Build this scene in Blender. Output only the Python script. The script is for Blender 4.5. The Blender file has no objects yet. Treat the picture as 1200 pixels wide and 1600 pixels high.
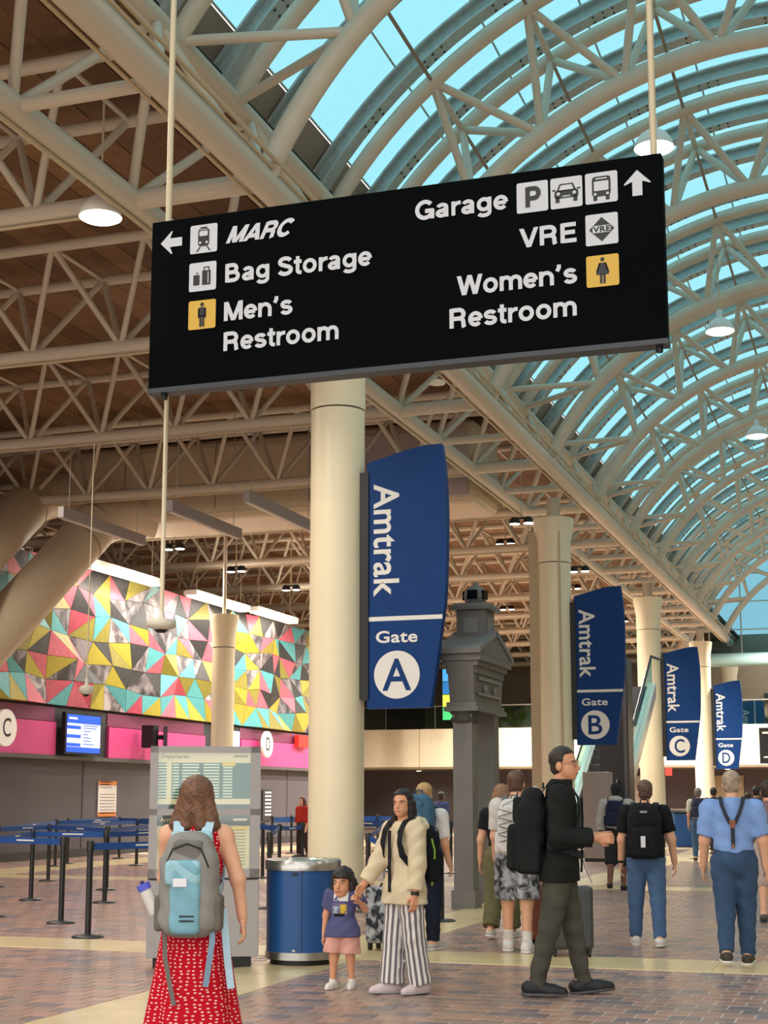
import bpy, bmesh, math, random
import numpy as np
from mathutils import Vector, Matrix, Euler

sc = bpy.context.scene
COL = sc.collection
random.seed(7)
rng = np.random.RandomState(11)

# ------------------------------------------------------------------ camera
F = 2300.0; PITCH = math.radians(9); HORIZON = 1248.0; VANISH = 1388.0; EYE = 1.45
SHIFT = HORIZON - 800 - F * math.tan(PITCH)
YAW = math.atan((VANISH - 600) / F * math.cos(PITCH))
cam = bpy.data.cameras.new('camera'); camo = bpy.data.objects.new('camera', cam); COL.objects.link(camo)
cam.sensor_fit = 'VERTICAL'; cam.sensor_height = 36.0; cam.lens = F / 1600 * 36.0
cam.shift_y = SHIFT / 1600.0; cam.clip_end = 400
camo.location = (0, 0, EYE); camo.rotation_euler = (math.pi / 2 + PITCH, 0, YAW)
sc.camera = camo

# ------------------------------------------------------------------ sky and exposure
w = bpy.data.worlds.new('sky'); sc.world = w; w.use_nodes = True
bg = w.node_tree.nodes['Background']
bg.inputs[0].default_value = (1.0, 0.97, 0.92, 1); bg.inputs[1].default_value = 2.2
sc.view_settings.view_transform = 'Standard'; sc.view_settings.look = 'None'
sc.view_settings.exposure = 0.06; sc.view_settings.gamma = 1.0
sc.view_settings.use_curve_mapping = False
LAMP = 1.6                                    # overall strength of the hall's lamps

# pixel of the photograph -> point on a known plane
_fh = np.array([-math.sin(YAW), math.cos(YAW), 0]); _R = np.array([math.cos(YAW), math.sin(YAW), 0]); _Z = np.array([0, 0, 1.])
_FW = math.cos(PITCH) * _fh + math.sin(PITCH) * _Z; _UP = -math.sin(PITCH) * _fh + math.cos(PITCH) * _Z
_C = np.array([0, 0, EYE])
def ray(u, v): return (u - 600) / F * _R - (v - 800 - SHIFT) / F * _UP + _FW
def fl(u, v, z=0.): d = ray(u, v); return _C + d * (z - EYE) / d[2]
def atY(u, v, y): d = ray(u, v); return _C + d * y / d[1]
def atX(u, v, x): d = ray(u, v); return _C + d * x / d[0]
def pj(p):
    d = np.array(p, float) - _C; ww = d @ _FW
    return 600 + F * (d @ _R) / ww, 800 + SHIFT - F * (d @ _UP) / ww, ww

# ------------------------------------------------------------------ materials
def lin(c): return c / 12.92 if c <= .04045 else ((c + .055) / 1.055) ** 2.4
def rgb(h, a=1.0):
    h = h.lstrip('#'); return tuple(lin(int(h[i:i + 2], 16) / 255) for i in (0, 2, 4)) + (a,)
_m = {}
def M(name, hexc, rough=.55, metal=0., var=0., scale=6., bump=0., bscale=40., emit=0., coat=0., spec=None):
    if name in _m: return _m[name]
    m = bpy.data.materials.new(name); m.use_nodes = True; nt = m.node_tree; N = nt.nodes; L = nt.links
    p = N['Principled BSDF']; c = rgb(hexc)
    p.inputs['Base Color'].default_value = c; p.inputs['Roughness'].default_value = rough; p.inputs['Metallic'].default_value = metal
    if spec is not None: p.inputs['Specular IOR Level'].default_value = spec
    if coat: p.inputs['Coat Weight'].default_value = coat; p.inputs['Coat Roughness'].default_value = .12
    if var or bump:
        tc = N.new('ShaderNodeTexCoord')
    if var:
        nz = N.new('ShaderNodeTexNoise'); nz.inputs['Scale'].default_value = scale; nz.inputs['Detail'].default_value = 4
        L.new(tc.outputs['Object'], nz.inputs['Vector'])
        r = N.new('ShaderNodeValToRGB'); e = r.color_ramp.elements
        e[0].position = .3; e[1].position = .7
        e[0].color = tuple(x * (1 - var) for x in c[:3]) + (1,); e[1].color = tuple(min(1, x * (1 + var)) for x in c[:3]) + (1,)
        L.new(nz.outputs['Fac'], r.inputs['Fac']); L.new(r.outputs['Color'], p.inputs['Base Color'])
    if bump:
        n2 = N.new('ShaderNodeTexNoise'); n2.inputs['Scale'].default_value = bscale; n2.inputs['Detail'].default_value = 3
        L.new(tc.outputs['Object'], n2.inputs['Vector'])
        b = N.new('ShaderNodeBump'); b.inputs['Strength'].default_value = bump; b.inputs['Distance'].default_value = .02
        L.new(n2.outputs['Fac'], b.inputs['Height']); L.new(b.outputs['Normal'], p.inputs['Normal'])
    if emit:
        p.inputs['Emission Color'].default_value = c; p.inputs['Emission Strength'].default_value = emit
    _m[name] = m; return m

def glass_mat(name, hexc, gloss=.06, rough=.03):
    m = bpy.data.materials.new(name); m.use_nodes = True; nt = m.node_tree; nt.nodes.clear()
    o = nt.nodes.new('ShaderNodeOutputMaterial'); t = nt.nodes.new('ShaderNodeBsdfTransparent'); g = nt.nodes.new('ShaderNodeBsdfGlossy')
    t.inputs[0].default_value = rgb(hexc); g.inputs['Roughness'].default_value = rough
    mx = nt.nodes.new('ShaderNodeMixShader'); mx.inputs[0].default_value = gloss
    nt.links.new(t.outputs[0], mx.inputs[1]); nt.links.new(g.outputs[0], mx.inputs[2]); nt.links.new(mx.outputs[0], o.inputs[0])
    return m

# ------------------------------------------------------------------ object helpers
def tag(o, label=None, cat=None, group=None, kind=None):
    if label: o['label'] = label
    if cat: o['category'] = cat
    if group: o['group'] = group
    if kind: o['kind'] = kind
    return o
def link(name, data, parent=None):
    o = bpy.data.objects.new(name, data); COL.objects.link(o)
    if parent is not None: o.parent = parent
    return o
def thing(name, label=None, cat=None, loc=(0, 0, 0), rz=0., group=None, kind=None):
    o = link(name, None); o.location = loc; o.rotation_euler = (0, 0, rz); o.empty_display_size = .2
    return tag(o, label, cat, group, kind)

class MB:
    """collects shapes into one mesh"""
    def __init__(s): s.v = []; s.f = []; s.mi = []; s.sm = []
    def add(s, vs, fs, mi=0, smooth=False):
        b = len(s.v); s.v += [tuple(map(float, p)) for p in vs]; s.f += [tuple(b + i for i in f) for f in fs]
        s.mi += [mi] * len(fs); s.sm += [smooth] * len(fs); return s
    def box(s, c, d, R=None, mi=0, taper=1.):
        x, y, z = d[0] / 2, d[1] / 2, d[2] / 2; vs = []
        for k in (-1, 1):
            t = taper if k > 0 else 1.
            for a, b in ((-1, -1), (1, -1), (1, 1), (-1, 1)): vs.append(Vector((a * x * t, b * y * t, k * z)))
        if R is not None: vs = [R @ p for p in vs]
        vs = [p + Vector(c) for p in vs]
        return s.add(vs, [(3, 2, 1, 0), (4, 5, 6, 7), (0, 1, 5, 4), (1, 2, 6, 5), (2, 3, 7, 6), (3, 0, 4, 7)], mi)
    def lathe(s, prof, c=(0, 0, 0), n=32, mi=0, smooth=True, sx=1., sy=1., capb=True, capt=True):
        vs = []; fs = []
        for r, z in prof:
            for i in range(n):
                a = 2 * math.pi * i / n; vs.append((c[0] + r * sx * math.cos(a), c[1] + r * sy * math.sin(a), c[2] + z))
        for j in range(len(prof) - 1):
            for i in range(n): fs.append((j * n + i, j * n + (i + 1) % n, (j + 1) * n + (i + 1) % n, (j + 1) * n + i))
        s.add(vs, fs, mi, smooth)
        if capb: s.add(vs[:n], [tuple(range(n))[::-1]], mi)
        if capt: s.add(vs[-n:], [tuple(range(n))], mi)
        return s
    def tube(s, pts, r, n=10, mi=0, closed=False, cap=True):
        pts = [Vector(p) for p in pts]; m = len(pts); vs = []; fs = []
        rr = r if hasattr(r, '__len__') else [r] * m
        up = None
        for i, p in enumerate(pts):
            if closed: t = pts[(i + 1) % m] - pts[i - 1]
            else: t = pts[min(i + 1, m - 1)] - pts[max(i - 1, 0)]
            t.normalize()
            if up is None: up = Vector((0, 0, 1)) if abs(t.z) < .9 else Vector((1, 0, 0))
            a = t.cross(up); a.normalize(); b = a.cross(t); b.normalize(); up = b
            for k in range(n):
                th = 2 * math.pi * k / n; vs.append(p + (a * math.cos(th) + b * math.sin(th)) * rr[i])
        for i in range(m if closed else m - 1):
            j = (i + 1) % m
            for k in range(n): fs.append((i * n + k, i * n + (k + 1) % n, j * n + (k + 1) % n, j * n + k))
        s.add(vs, fs, mi, True)
        if cap and not closed:
            s.add(vs[:n], [tuple(range(n))], mi); s.add(vs[-n:], [tuple(range(n))[::-1]], mi)
        return s
    def prism(s, poly, y0, y1, mi=0, axis='y'):
        """polygon in (x,z) pushed from y0 to y1"""
        n = len(poly); q = (lambda a, b, t: (a, t, b)) if axis == 'y' else ((lambda a, b, t: (t, a, b)) if axis == 'x' else (lambda a, b, t: (a, b, t)))
        vs = [q(a, b, y0) for a, b in poly] + [q(a, b, y1) for a, b in poly]
        fs = [tuple(range(n)), tuple(range(2 * n - 1, n - 1, -1))]
        fs += [(i, i + n, (i + 1) % n + n, (i + 1) % n) for i in range(n)]
        return s.add(vs, fs, mi)
    def ribbon(s, pts, nrm, w, t, mi=0):
        """flat strap along pts; nrm = outward normal at each point"""
        pts = [Vector(p) for p in pts]; m = len(pts); vs = []; fs = []
        ww = w if hasattr(w, '__len__') else [w] * m
        for i, p in enumerate(pts):
            tg = (pts[min(i + 1, m - 1)] - pts[max(i - 1, 0)]).normalized()
            n = Vector(nrm[i] if hasattr(nrm[0], '__len__') else nrm).normalized(); sd = tg.cross(n).normalized()
            for a, b in ((-1, 0), (1, 0), (1, 1), (-1, 1)): vs.append(p + sd * a * ww[i] / 2 + n * b * t)
        for i in range(m - 1):
            for k in range(4): fs.append((i * 4 + k, i * 4 + (k + 1) % 4, i * 4 + 4 + (k + 1) % 4, i * 4 + 4 + k))
        fs += [(3, 2, 1, 0), tuple((m - 1) * 4 + k for k in range(4))]
        return s.add(vs, fs, mi, False)
    def mesh(s, name, mats, fix=True):
        me = bpy.data.meshes.new(name); me.from_pydata(s.v, [], s.f)
        for m in (mats if isinstance(mats, (list, tuple)) else [mats]): me.materials.append(m)
        me.polygons.foreach_set('material_index', s.mi); me.polygons.foreach_set('use_smooth', s.sm)
        if fix:
            bm = bmesh.new(); bm.from_mesh(me); bmesh.ops.recalc_face_normals(bm, faces=bm.faces); bm.to_mesh(me); bm.free()
        me.update(); return me
    def build(s, name, mats, parent=None, fix=True): return link(name, s.mesh(name, mats, fix), parent)

def bevel_mesh(me, w, seg=2):
    bm = bmesh.new(); bm.from_mesh(me)
    bmesh.ops.bevel(bm, geom=bm.edges[:] , offset=w, segments=seg, affect='EDGES', profile=.5)
    bm.to_mesh(me); bm.free(); return me
def box(name, c, d, mat, parent=None, R=None, bevel=0.):
    me = MB().box((0, 0, 0), d, R).mesh(name, mat)
    if bevel: bevel_mesh(me, bevel)
    o = link(name, me, parent); o.location = c; return o

_cyl = {}
def rod(name, p0, p1, r, mat, parent=None, n=10):
    """straight round member; alike members share one mesh"""
    k = (mat.name, n)
    if k not in _cyl: _cyl[k] = MB().lathe([(1, 0), (1, 1)], n=n, capb=True, capt=True).mesh('rod', mat)
    p0 = Vector(p0); p1 = Vector(p1); d = p1 - p0
    o = link(name, _cyl[k], parent); o.location = p0
    o.rotation_mode = 'QUATERNION'; o.rotation_quaternion = d.to_track_quat('Z', 'Y'); o.scale = (r, r, d.length)
    return o

_tx = {}
def text_mesh(s, bold=.0, shear=0.):
    cu = bpy.data.curves.new('txt', 'FONT'); cu.body = s; cu.size = 1.; cu.offset = bold; cu.shear = shear; cu.extrude = 0.; cu.resolution_u = 4
    cu.space_character = 1.0 + bold * 2.2
    ob = bpy.data.objects.new('txt', cu); COL.objects.link(ob)
    dg = bpy.context.evaluated_depsgraph_get(); me = bpy.data.meshes.new_from_object(ob.evaluated_get(dg))
    bpy.data.objects.remove(ob); bpy.data.curves.remove(cu)
    v = np.array([p.co[:] for p in me.vertices]); f = [tuple(p.vertices) for p in me.polygons]
    bpy.data.meshes.remove(me); return v, f
def capheight(bold):
    k = round(bold, 4)
    if k not in _tx: v, _ = text_mesh('H', bold); _tx[k] = (v[:, 1].min(), v[:, 1].max())
    return _tx[k]
def text(name, s, x0, x1, z0, cap, y, mat, parent, bold=.02, shear=0., rot=False, depth=.004):
    """lettering in the x-z plane facing -y: from x0 to x1, base line z0, capitals `cap` high; rot = reads downward"""
    v, f = text_mesh(s, bold, shear); lo, hi = capheight(bold)
    v[:, 0] -= v[:, 0].min(); L = v[:, 0].max(); b = (v[:, 1] - lo) * cap / (hi - lo)
    if not rot: X = x0 + v[:, 0] / L * (x1 - x0); Zz = z0 + b
    else: X = z0 + b; Zz = x0 - v[:, 0] / L * (x0 - x1)
    n = len(v); V = [(X[i], y, Zz[i]) for i in range(n)]
    me = bpy.data.meshes.new(name); me.from_pydata(V, [], f); me.materials.append(mat)
    bm = bmesh.new(); bm.from_mesh(me)
    for fc in bm.faces:
        fc.normal_update()
        if fc.normal.y > 0: fc.normal_flip()
    bm.to_mesh(me); bm.free()
    return link(name, me, parent)

# ------------------------------------------------------------------ implicit surfaces for people and soft goods
def smin(a, b, k):
    h = np.clip(.5 + .5 * (b - a) / k, 0, 1); return b + (a - b) * h - k * h * (1 - h)
def rotm(ax, ay, az): return np.array(Euler((ax, ay, az)).to_matrix())
class Soft:
    def __init__(s, k=.03): s.p = []; s.k = k; s.cuts = []; s.wr = None
    def cone(s, a, b, ra, rb=None, cut=None, k=None): s.p.append(('c', np.array(a, float), np.array(b, float), ra, ra if rb is None else rb, cut, k)); return s
    def ell(s, c, r, R=None, cut=None, k=None): s.p.append(('e', np.array(c, float), np.array(r, float), R, None, cut, k)); return s
    def rbox(s, c, h, rd, R=None, cut=None, k=None): s.p.append(('b', np.array(c, float), np.array(h, float), R, rd, cut, k)); return s
    def cut(s, p, n): s.cuts.append((np.array(p, float), np.array(n, float) / np.linalg.norm(n))); return s
    def bounds(s):
        lo = np.full(3, 1e9); hi = -lo
        for q in s.p:
            if q[0] == 'c': r = max(q[3], q[4]); a = np.minimum(q[1], q[2]) - r; b = np.maximum(q[1], q[2]) + r
            else:
                r = np.full(3, np.linalg.norm(q[2])) if q[3] is not None else q[2]; a = q[1] - r; b = q[1] + r
            lo = np.minimum(lo, a); hi = np.maximum(hi, b)
        return lo, hi
    def surf(s, res):
        lo, hi = s.bounds(); lo = lo - 2.5 * res - .01; hi = hi + 2.5 * res + .01
        n = np.ceil((hi - lo) / res).astype(int) + 1
        ax = [(lo[i] + res * np.arange(n[i])).astype(np.float32) for i in range(3)]
        Fd = np.full(n, 9., np.float32)
        for q in s.p:
            k = q[6] if q[6] is not None else s.k
            if q[0] == 'c': r = max(q[3], q[4]); a = np.minimum(q[1], q[2]) - r; b = np.maximum(q[1], q[2]) + r
            else:
                r = np.full(3, np.linalg.norm(q[2])) if q[3] is not None else q[2]; a = q[1] - r; b = q[1] + r
            mg = k + 3 * res
            i0 = np.maximum(((a - mg - lo) / res).astype(int), 0); i1 = np.minimum(((b + mg - lo) / res).astype(int) + 2, n)
            sl = tuple(slice(i0[i], i1[i]) for i in range(3))
            X = ax[0][sl[0]][:, None, None]; Y = ax[1][sl[1]][None, :, None]; Zz = ax[2][sl[2]][None, None, :]
            if q[0] == 'c':
                ba = q[2] - q[1]; l2 = ba @ ba + 1e-12
                t = np.clip(((X - q[1][0]) * ba[0] + (Y - q[1][1]) * ba[1] + (Zz - q[1][2]) * ba[2]) / l2, 0, 1)
                d = np.sqrt((X - q[1][0] - t * ba[0]) ** 2 + (Y - q[1][1] - t * ba[1]) ** 2 + (Zz - q[1][2] - t * ba[2]) ** 2) - (q[3] + (q[4] - q[3]) * t)
            else:
                x, y, z = X - q[1][0], Y - q[1][1], Zz - q[1][2]
                if q[3] is not None:
                    R = q[3]; x, y, z = (R[0, 0] * x + R[1, 0] * y + R[2, 0] * z, R[0, 1] * x + R[1, 1] * y + R[2, 1] * z, R[0, 2] * x + R[1, 2] * y + R[2, 2] * z)
                if q[0] == 'e':
                    r = q[2]; k0 = np.sqrt((x / r[0]) ** 2 + (y / r[1]) ** 2 + (z / r[2]) ** 2); k1 = np.sqrt((x / r[0] ** 2) ** 2 + (y / r[1] ** 2) ** 2 + (z / r[2] ** 2) ** 2) + 1e-9
                    d = k0 * (k0 - 1) / k1
                else:
                    h = q[2] - q[4]; ex, ey, ez = np.abs(x) - h[0], np.abs(y) - h[1], np.abs(z) - h[2]
                    d = np.sqrt(np.maximum(ex, 0) ** 2 + np.maximum(ey, 0) ** 2 + np.maximum(ez, 0) ** 2) + np.minimum(np.maximum(ex, np.maximum(ey, ez)), 0) - q[4]
            if q[5] is not None:
                for (cp, cn) in (q[5] if isinstance(q[5], list) else [q[5]]):
                    cn = np.array(cn, float); cn = cn / np.linalg.norm(cn)
                    d = np.maximum(d, (X - cp[0]) * cn[0] + (Y - cp[1]) * cn[1] + (Zz - cp[2]) * cn[2])
            Fd[sl] = smin(Fd[sl], d.astype(np.float32), k)
        X = ax[0][:, None, None]; Y = ax[1][None, :, None]; Zz = ax[2][None, None, :]
        if s.wr:
            am, fr = s.wr; Fd = Fd + am * (np.sin(fr * (X * 1.3 + Zz * .9) + 1.3 * np.sin(fr * .6 * Y)) * np.sin(fr * (.8 * Zz - .5 * Y + .6 * X) + 2) + .7 * np.sin(fr * 1.9 * (Zz + .6 * X) + 3 * np.sin(fr * .4 * Y)))
        for p, nn in s.cuts: Fd = np.maximum(Fd, (X - p[0]) * nn[0] + (Y - p[1]) * nn[1] + (Zz - p[2]) * nn[2])
        return nets(Fd, lo, res)
    def mesh(s, name, mat, res):
        v, f = s.surf(res); me = bpy.data.meshes.new(name); me.from_pydata(v.tolist(), [], f.tolist()); me.materials.append(mat)
        me.polygons.foreach_set('use_smooth', [True] * len(me.polygons)); me.update(); return me
    def build(s, name, mat, parent, res=.012): return link(name, s.mesh(name, mat, res), parent)

def nets(Fd, lo, res):
    S = Fd < 0; n = np.array(Fd.shape)
    c = [S[i:n[0] - 1 + i, j:n[1] - 1 + j, k:n[2] - 1 + k] for i in (0, 1) for j in (0, 1) for k in (0, 1)]
    al = c[0].copy(); an = c[0].copy()
    for q in c[1:]: al &= q; an |= q
    mix = an & ~al; idx = np.argwhere(mix); m = len(idx)
    P = np.zeros((m, 3)); W = np.zeros(m); cor = [(i, j, k) for i in (0, 1) for j in (0, 1) for k in (0, 1)]
    for a in range(8):
        for ax in range(3):
            if cor[a][ax]: continue
            e = list(cor[a]); e[ax] = 1; A = np.array(cor[a]); B = np.array(e)
            fa = Fd[tuple((idx + A).T)]; fb = Fd[tuple((idx + B).T)]; x = (fa < 0) != (fb < 0)
            t = np.where(x, fa / np.where(x, fa - fb, 1), 0)
            P[x] += (A + (B - A) * t[:, None])[x]; W[x] += 1
    V = lo + (idx + P / W[:, None]) * res
    I = np.full(mix.shape, -1, int); I[mix] = np.arange(m); fs = []
    for ax in range(3):
        b, c2 = (ax + 1) % 3, (ax + 2) % 3
        sl0 = [slice(1, n[i] - 1) for i in range(3)]; sl0[ax] = slice(0, n[ax] - 1); sl1 = list(sl0); sl1[ax] = slice(1, n[ax])
        s0 = S[tuple(sl0)]; s1 = S[tuple(sl1)]; e = np.argwhere(s0 != s1)
        if not len(e): continue
        base = e.copy(); base[:, b] += 1; base[:, c2] += 1; fl_ = s0[tuple(e.T)]
        def g(db, dc):
            q = base.copy(); q[:, b] -= db; q[:, c2] -= dc; return I[tuple(q.T)]
        Q = np.stack([g(1, 1), g(0, 1), g(0, 0), g(1, 0)], 1); Q[~fl_] = Q[~fl_][:, ::-1]
        fs.append(Q)
    Q = np.concatenate(fs); Q = Q[(Q >= 0).all(1)]
    return V, Q

# ------------------------------------------------------------------ heavy grotesque lettering drawn from strokes
def _el(cx, cy, rx, ry, a0, a1, n=16): return [(cx + rx * math.cos(math.radians(a0 + (a1 - a0) * i / n)), cy + ry * math.sin(math.radians(a0 + (a1 - a0) * i / n))) for i in range(n + 1)]
_ST = lambda x, t=1.: ('s', [(x, 0), (x, t)])
GLY = {
 'o': (.85, [('s', _el(.425, .37, .28, .29, 0, 360, 28))]),
 'a': (.77, [('s', _el(.36, .50, .215, .155, 165, 0) + [(.575, .0)]), ('s', [(.575, .405), (.44, .385)] + _el(.325, .21, .205, .13, 70, 290) + [(.575, .20)])]),
 'g': (.85, [('s', _el(.40, .385, .265, .27, 0, 360, 28)), ('s', [(.68, .74), (.68, -.03)] + _el(.40, -.03, .28, .165, 0, -158))]),
 'r': (.54, [_ST(.16, .74), ('s', _el(.47, .36, .31, .285, 180, 92) + [(.54, .645)])]),
 't': (.46, [('s', [(.22, .95), (.22, .2)] + _el(.36, .2, .14, .125, 180, 270) + [(.44, .075)]), ('s', [(.01, .665), (.44, .665)])]),
 'e': (.77, [('s', [(.12, .365), (.655, .365)]), ('s', _el(.39, .37, .27, .288, 0, 318, 26))]),
 'n': (.85, [_ST(.15, .74), ('s', _el(.42, .39, .27, .265, 180, 0) + [(.69, 0)])]),
 'm': (1.235, [_ST(.15, .74), ('s', _el(.385, .42, .235, .235, 180, 0) + [(.62, 0)]), ('s', _el(.855, .42, .235, .235, 180, 0) + [(1.09, 0)])]),
 's': (.74, [('s', _el(.37, .52, .225, .138, 15, 262) + _el(.37, .225, .24, .15, 82, -165))]),
 'k': (.77, [_ST(.15, 1.), ('s', [(.62, .74), (.2, .28)]), ('s', [(.34, .44), (.66, 0)])]),
 'S': (.926, [('s', _el(.46, .73, .29, .185, 15, 262) + _el(.46, .29, .32, .205, 82, -165))]),
 'B': (1.0, [_ST(.18), ('s', [(.18, .91), (.5, .91)] + _el(.5, .715, .2, .195, 90, -90) + [(.18, .52)]), ('s', [(.18, .52), (.52, .52)] + _el(.54, .305, .26, .215, 90, -90) + [(.18, .09)])]),
 'M': (1.157, [_ST(.16), _ST(.997), ('h', (.18, 1), (.579, 0)), ('h', (.977, 1), (.579, 0))]),
 'R': (1.0, [_ST(.18), ('s', [(.18, .91), (.55, .91)] + _el(.55, .69, .24, .22, 90, -90) + [(.18, .47)]), ('s', [(.5, .47)] + _el(.59, .27, .19, .2, 90, 0) + [(.79, .1), (.83, 0)])]),
 'C': (1.0, [('s', _el(.53, .5, .385, .42, 40, 320, 28))]),
 'G': (1.08, [('s', _el(.55, .5, .40, .42, 40, 352, 28)), ('s', [(.56, .43), (.98, .43)]), ('s', [(.93, .5), (.93, 0)])]),
 'V': (.926, [('h', (.1, 1), (.463, 0)), ('h', (.826, 1), (.463, 0))]),
 'E': (.926, [_ST(.19), ('s', [(.19, .91), (.84, .91)]), ('s', [(.19, .52), (.79, .52)]), ('s', [(.19, .09), (.86, .09)])]),
 'W': (1.31, [('h', (.1, 1), (.37, 0)), ('h', (.655, 1), (.37, 0)), ('h', (.655, 1), (.94, 0)), ('h', (1.21, 1), (.94, 0))]),
 'A': (1.0, [('h', (.5, 1), (.1, 0)), ('h', (.5, 1), (.9, 0)), ('s', [(.26, .28), (.74, .28)])]),
 'P': (.926, [_ST(.18), ('s', [(.18, .91), (.52, .91)] + _el(.52, .67, .24, .24, 90, -90) + [(.18, .43)])]),
 '\u2019': (.386, [('s', [(.2, 1.0), (.2, .84), (.1, .67)])]), ' ': (.34, [])}
def gtext(s, x0, x1, z0, cap, y, mat, parent, wt=.195, shear=0., name='lettering'):
    mb = MB(); total = sum(GLY[c][0] for c in s) - .1; k = (x1 - x0 - (shear * cap)) / total; adv = -.05
    T = lambda px, py: (x0 + (adv + px) * k + shear * py * cap, y, z0 + py * cap)
    r = k / cap                                                        # keep stroke weight even when squeezed
    sk = 0
    for c in s:
        w_, sts = GLY[c]; lw = wt * (1. if c.isupper() else .92)
        for st in sts:
            sk = (sk + 1) % 4; y_ = y - sk * .0006
            T = lambda px, py, y_=y_, adv=adv: (x0 + (adv + px) * k + shear * py * cap, y_, z0 + py * cap)
            if st[0] == 'h':
                (ax, ay), (bx, by) = st[1:]; h = lw / 2 * math.hypot(bx - ax, by - ay) / abs(by - ay) / max(r, .5)
                q = [T(ax - h, ay), T(ax + h, ay), T(bx + h, by), T(bx - h, by)]; mb.add(q, [(0, 1, 2, 3)]); continue
            P = st[1]; n = len(P); cl = abs(P[0][0] - P[-1][0]) + abs(P[0][1] - P[-1][1]) < 1e-6; vs = []
            for i in range(n):
                a = P[i - 1] if i else (P[-2] if cl else None); b = P[i + 1] if i < n - 1 else (P[1] if cl else None); ds = []
                for u_, v_ in ((a, P[i]), (P[i], b)):
                    if u_ is None or v_ is None: continue
                    dx, dy = (v_[0] - u_[0]) * r, v_[1] - u_[1]; l = math.hypot(dx, dy)
                    if l > 1e-6: ds.append((dx / l, dy / l))
                dx = sum(d[0] for d in ds); dy = sum(d[1] for d in ds); l = math.hypot(dx, dy) or 1; dx /= l; dy /= l
                m = 1 / max(.6, dx * ds[0][0] + dy * ds[0][1]); h = lw / 2 * m
                vs += [T(P[i][0] - dy * h / r, P[i][1] + dx * h), T(P[i][0] + dy * h / r, P[i][1] - dx * h)]
            mb.add(vs, [(2 * i, 2 * i + 1, 2 * i + 3, 2 * i + 2) for i in range(n - 1)])
        adv += w_
    o = mb.build(name, mat, parent, fix=False); bm = bmesh.new(); bm.from_mesh(o.data)
    for f in bm.faces:
        f.normal_update()
        if f.normal.y > 0: f.normal_flip()
    bm.to_mesh(o.data); bm.free(); return o

# ------------------------------------------------------------------ shared finishes
PAINT = M('cream_tube_paint', '#d0c4b1', .45, var=.06, scale=3)
PIPE = M('conduit_paint', '#c9b595', .5)
DECKM = [M('roof_board_%d' % i, c, .7, var=.14, scale=5) for i, c in enumerate(('#7d5b3b', '#755434', '#856241', '#6d4c30'))]
COLM = M('column_cream', '#f0e2c2', .38, var=.03, scale=2)
CAPM = M('capital_white', '#ebe3d6', .45)
GREYBEAM = M('glazing_beam_grey', '#b4bdba', .5, .0, var=.12, scale=9)
BOLT = M('bolt_dark', '#4d5656', .5, .5)
TAUPE = M('fascia_taupe', '#97897c', .6, var=.05)
BLACK = M('matt_black', '#111213', .5)
DARKM = M('charcoal_metal', '#24262a', .45, .2)
WHITE = M('white_paint', '#e9e6df', .5)
STEEL = M('brushed_steel', '#b9b7b2', .28, .9, var=.08, scale=30)
CREAM = M('cream_plaster', '#f6e8c8', .6, var=.03)
VOID = M('dark_interior', '#3a3530', .8)
LENS = M('lamp_lens', '#fff6e4', .4, emit=7.)
STRIPL = M('strip_light_lens', '#fff0d6', .4, emit=2.5)
PANE = glass_mat('vault_glass', '#afd4dd')
ENDPANE = glass_mat('end_glass', '#9cc0cc')
CLEAR = glass_mat('clear_glass', '#c9dfda', .12)

def lamp(parent, loc, watts, col=(1, .91, .79), r=.25, spot=None):
    l = bpy.data.lights.new('lamp_light', 'SPOT' if spot else 'POINT'); l.energy = watts * LAMP; l.color = col; l.shadow_soft_size = r
    if spot: l.spot_size = math.radians(spot); l.spot_blend = .45
    o = link('lamp_light', l, parent); o.location = loc; return o

# ------------------------------------------------------------------ floor
def floor_mat():
    m = bpy.data.materials.new('floor_brick_far'); m.use_nodes = True; nt = m.node_tree; p = nt.nodes['Principled BSDF']
    tc = nt.nodes.new('ShaderNodeTexCoord'); b = nt.nodes.new('ShaderNodeTexBrick')
    b.inputs['Scale'].default_value = 1.; b.inputs['Brick Width'].default_value = .22; b.inputs['Row Height'].default_value = .2
    b.inputs['Mortar Size'].default_value = .007; b.inputs['Color1'].default_value = rgb('#957466'); b.inputs['Color2'].default_value = rgb('#7c6a66'); b.inputs['Mortar'].default_value = rgb('#d0bfa6')
    nt.links.new(tc.outputs['Object'], b.inputs['Vector']); nt.links.new(b.outputs['Color'], p.inputs['Base Color'])
    p.inputs['Roughness'].default_value = .22
    return m
floor = tag(MB().box((-8, 10, -.112), (90, 160, .2)).build('floor', floor_mat()), 'brown brick paver concourse floor with pale stone bands', None, kind='structure')
BRK = [M('brick_%d' % i, c, .28, var=.12, scale=9, bump=.05, bscale=20) for i, c in enumerate(('#a98678', '#988279', '#b08c7c', '#827578', '#9f8377'))]
STONE = M('pale_stone', '#dbc596', .24, var=.07, scale=3)
BANDY = [(13.05, 13.95), (24.2, 25.2), (35.6, 36.6)]; BANDX = [(-5.42, -4.66), (-17.7, -16.3)]
cand = []
for j in range(int((37 - 7.2) / .2)):
    y = 7.2 + j * .2
    if any(a - .01 < y + .1 < b + .01 for a, b in BANDY): continue
    x0 = -26 + (.11 if j % 2 else 0)
    for i in range(int(34 / .22)):
        x = x0 + i * .22
        if any(a < x + .11 < b for a, b in BANDX): continue
        u, v, d = pj((x + .11, y + .1, 0))
        if d > 5 and -450 < u < 1600 and v < 1720: cand.append((d if (-5 < u < 1205 and v < 1604) else d + 500, x, y))
cand.sort()
BW, BD, GAP, GAPY = .22, .2, .012, .022
bmesh_ = []
for m in BRK:
    me = MB().box((0, 0, -.004), (BW - GAP, BD - GAPY, .012), taper=.985).mesh('brick', m); bmesh_.append(me)
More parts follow.
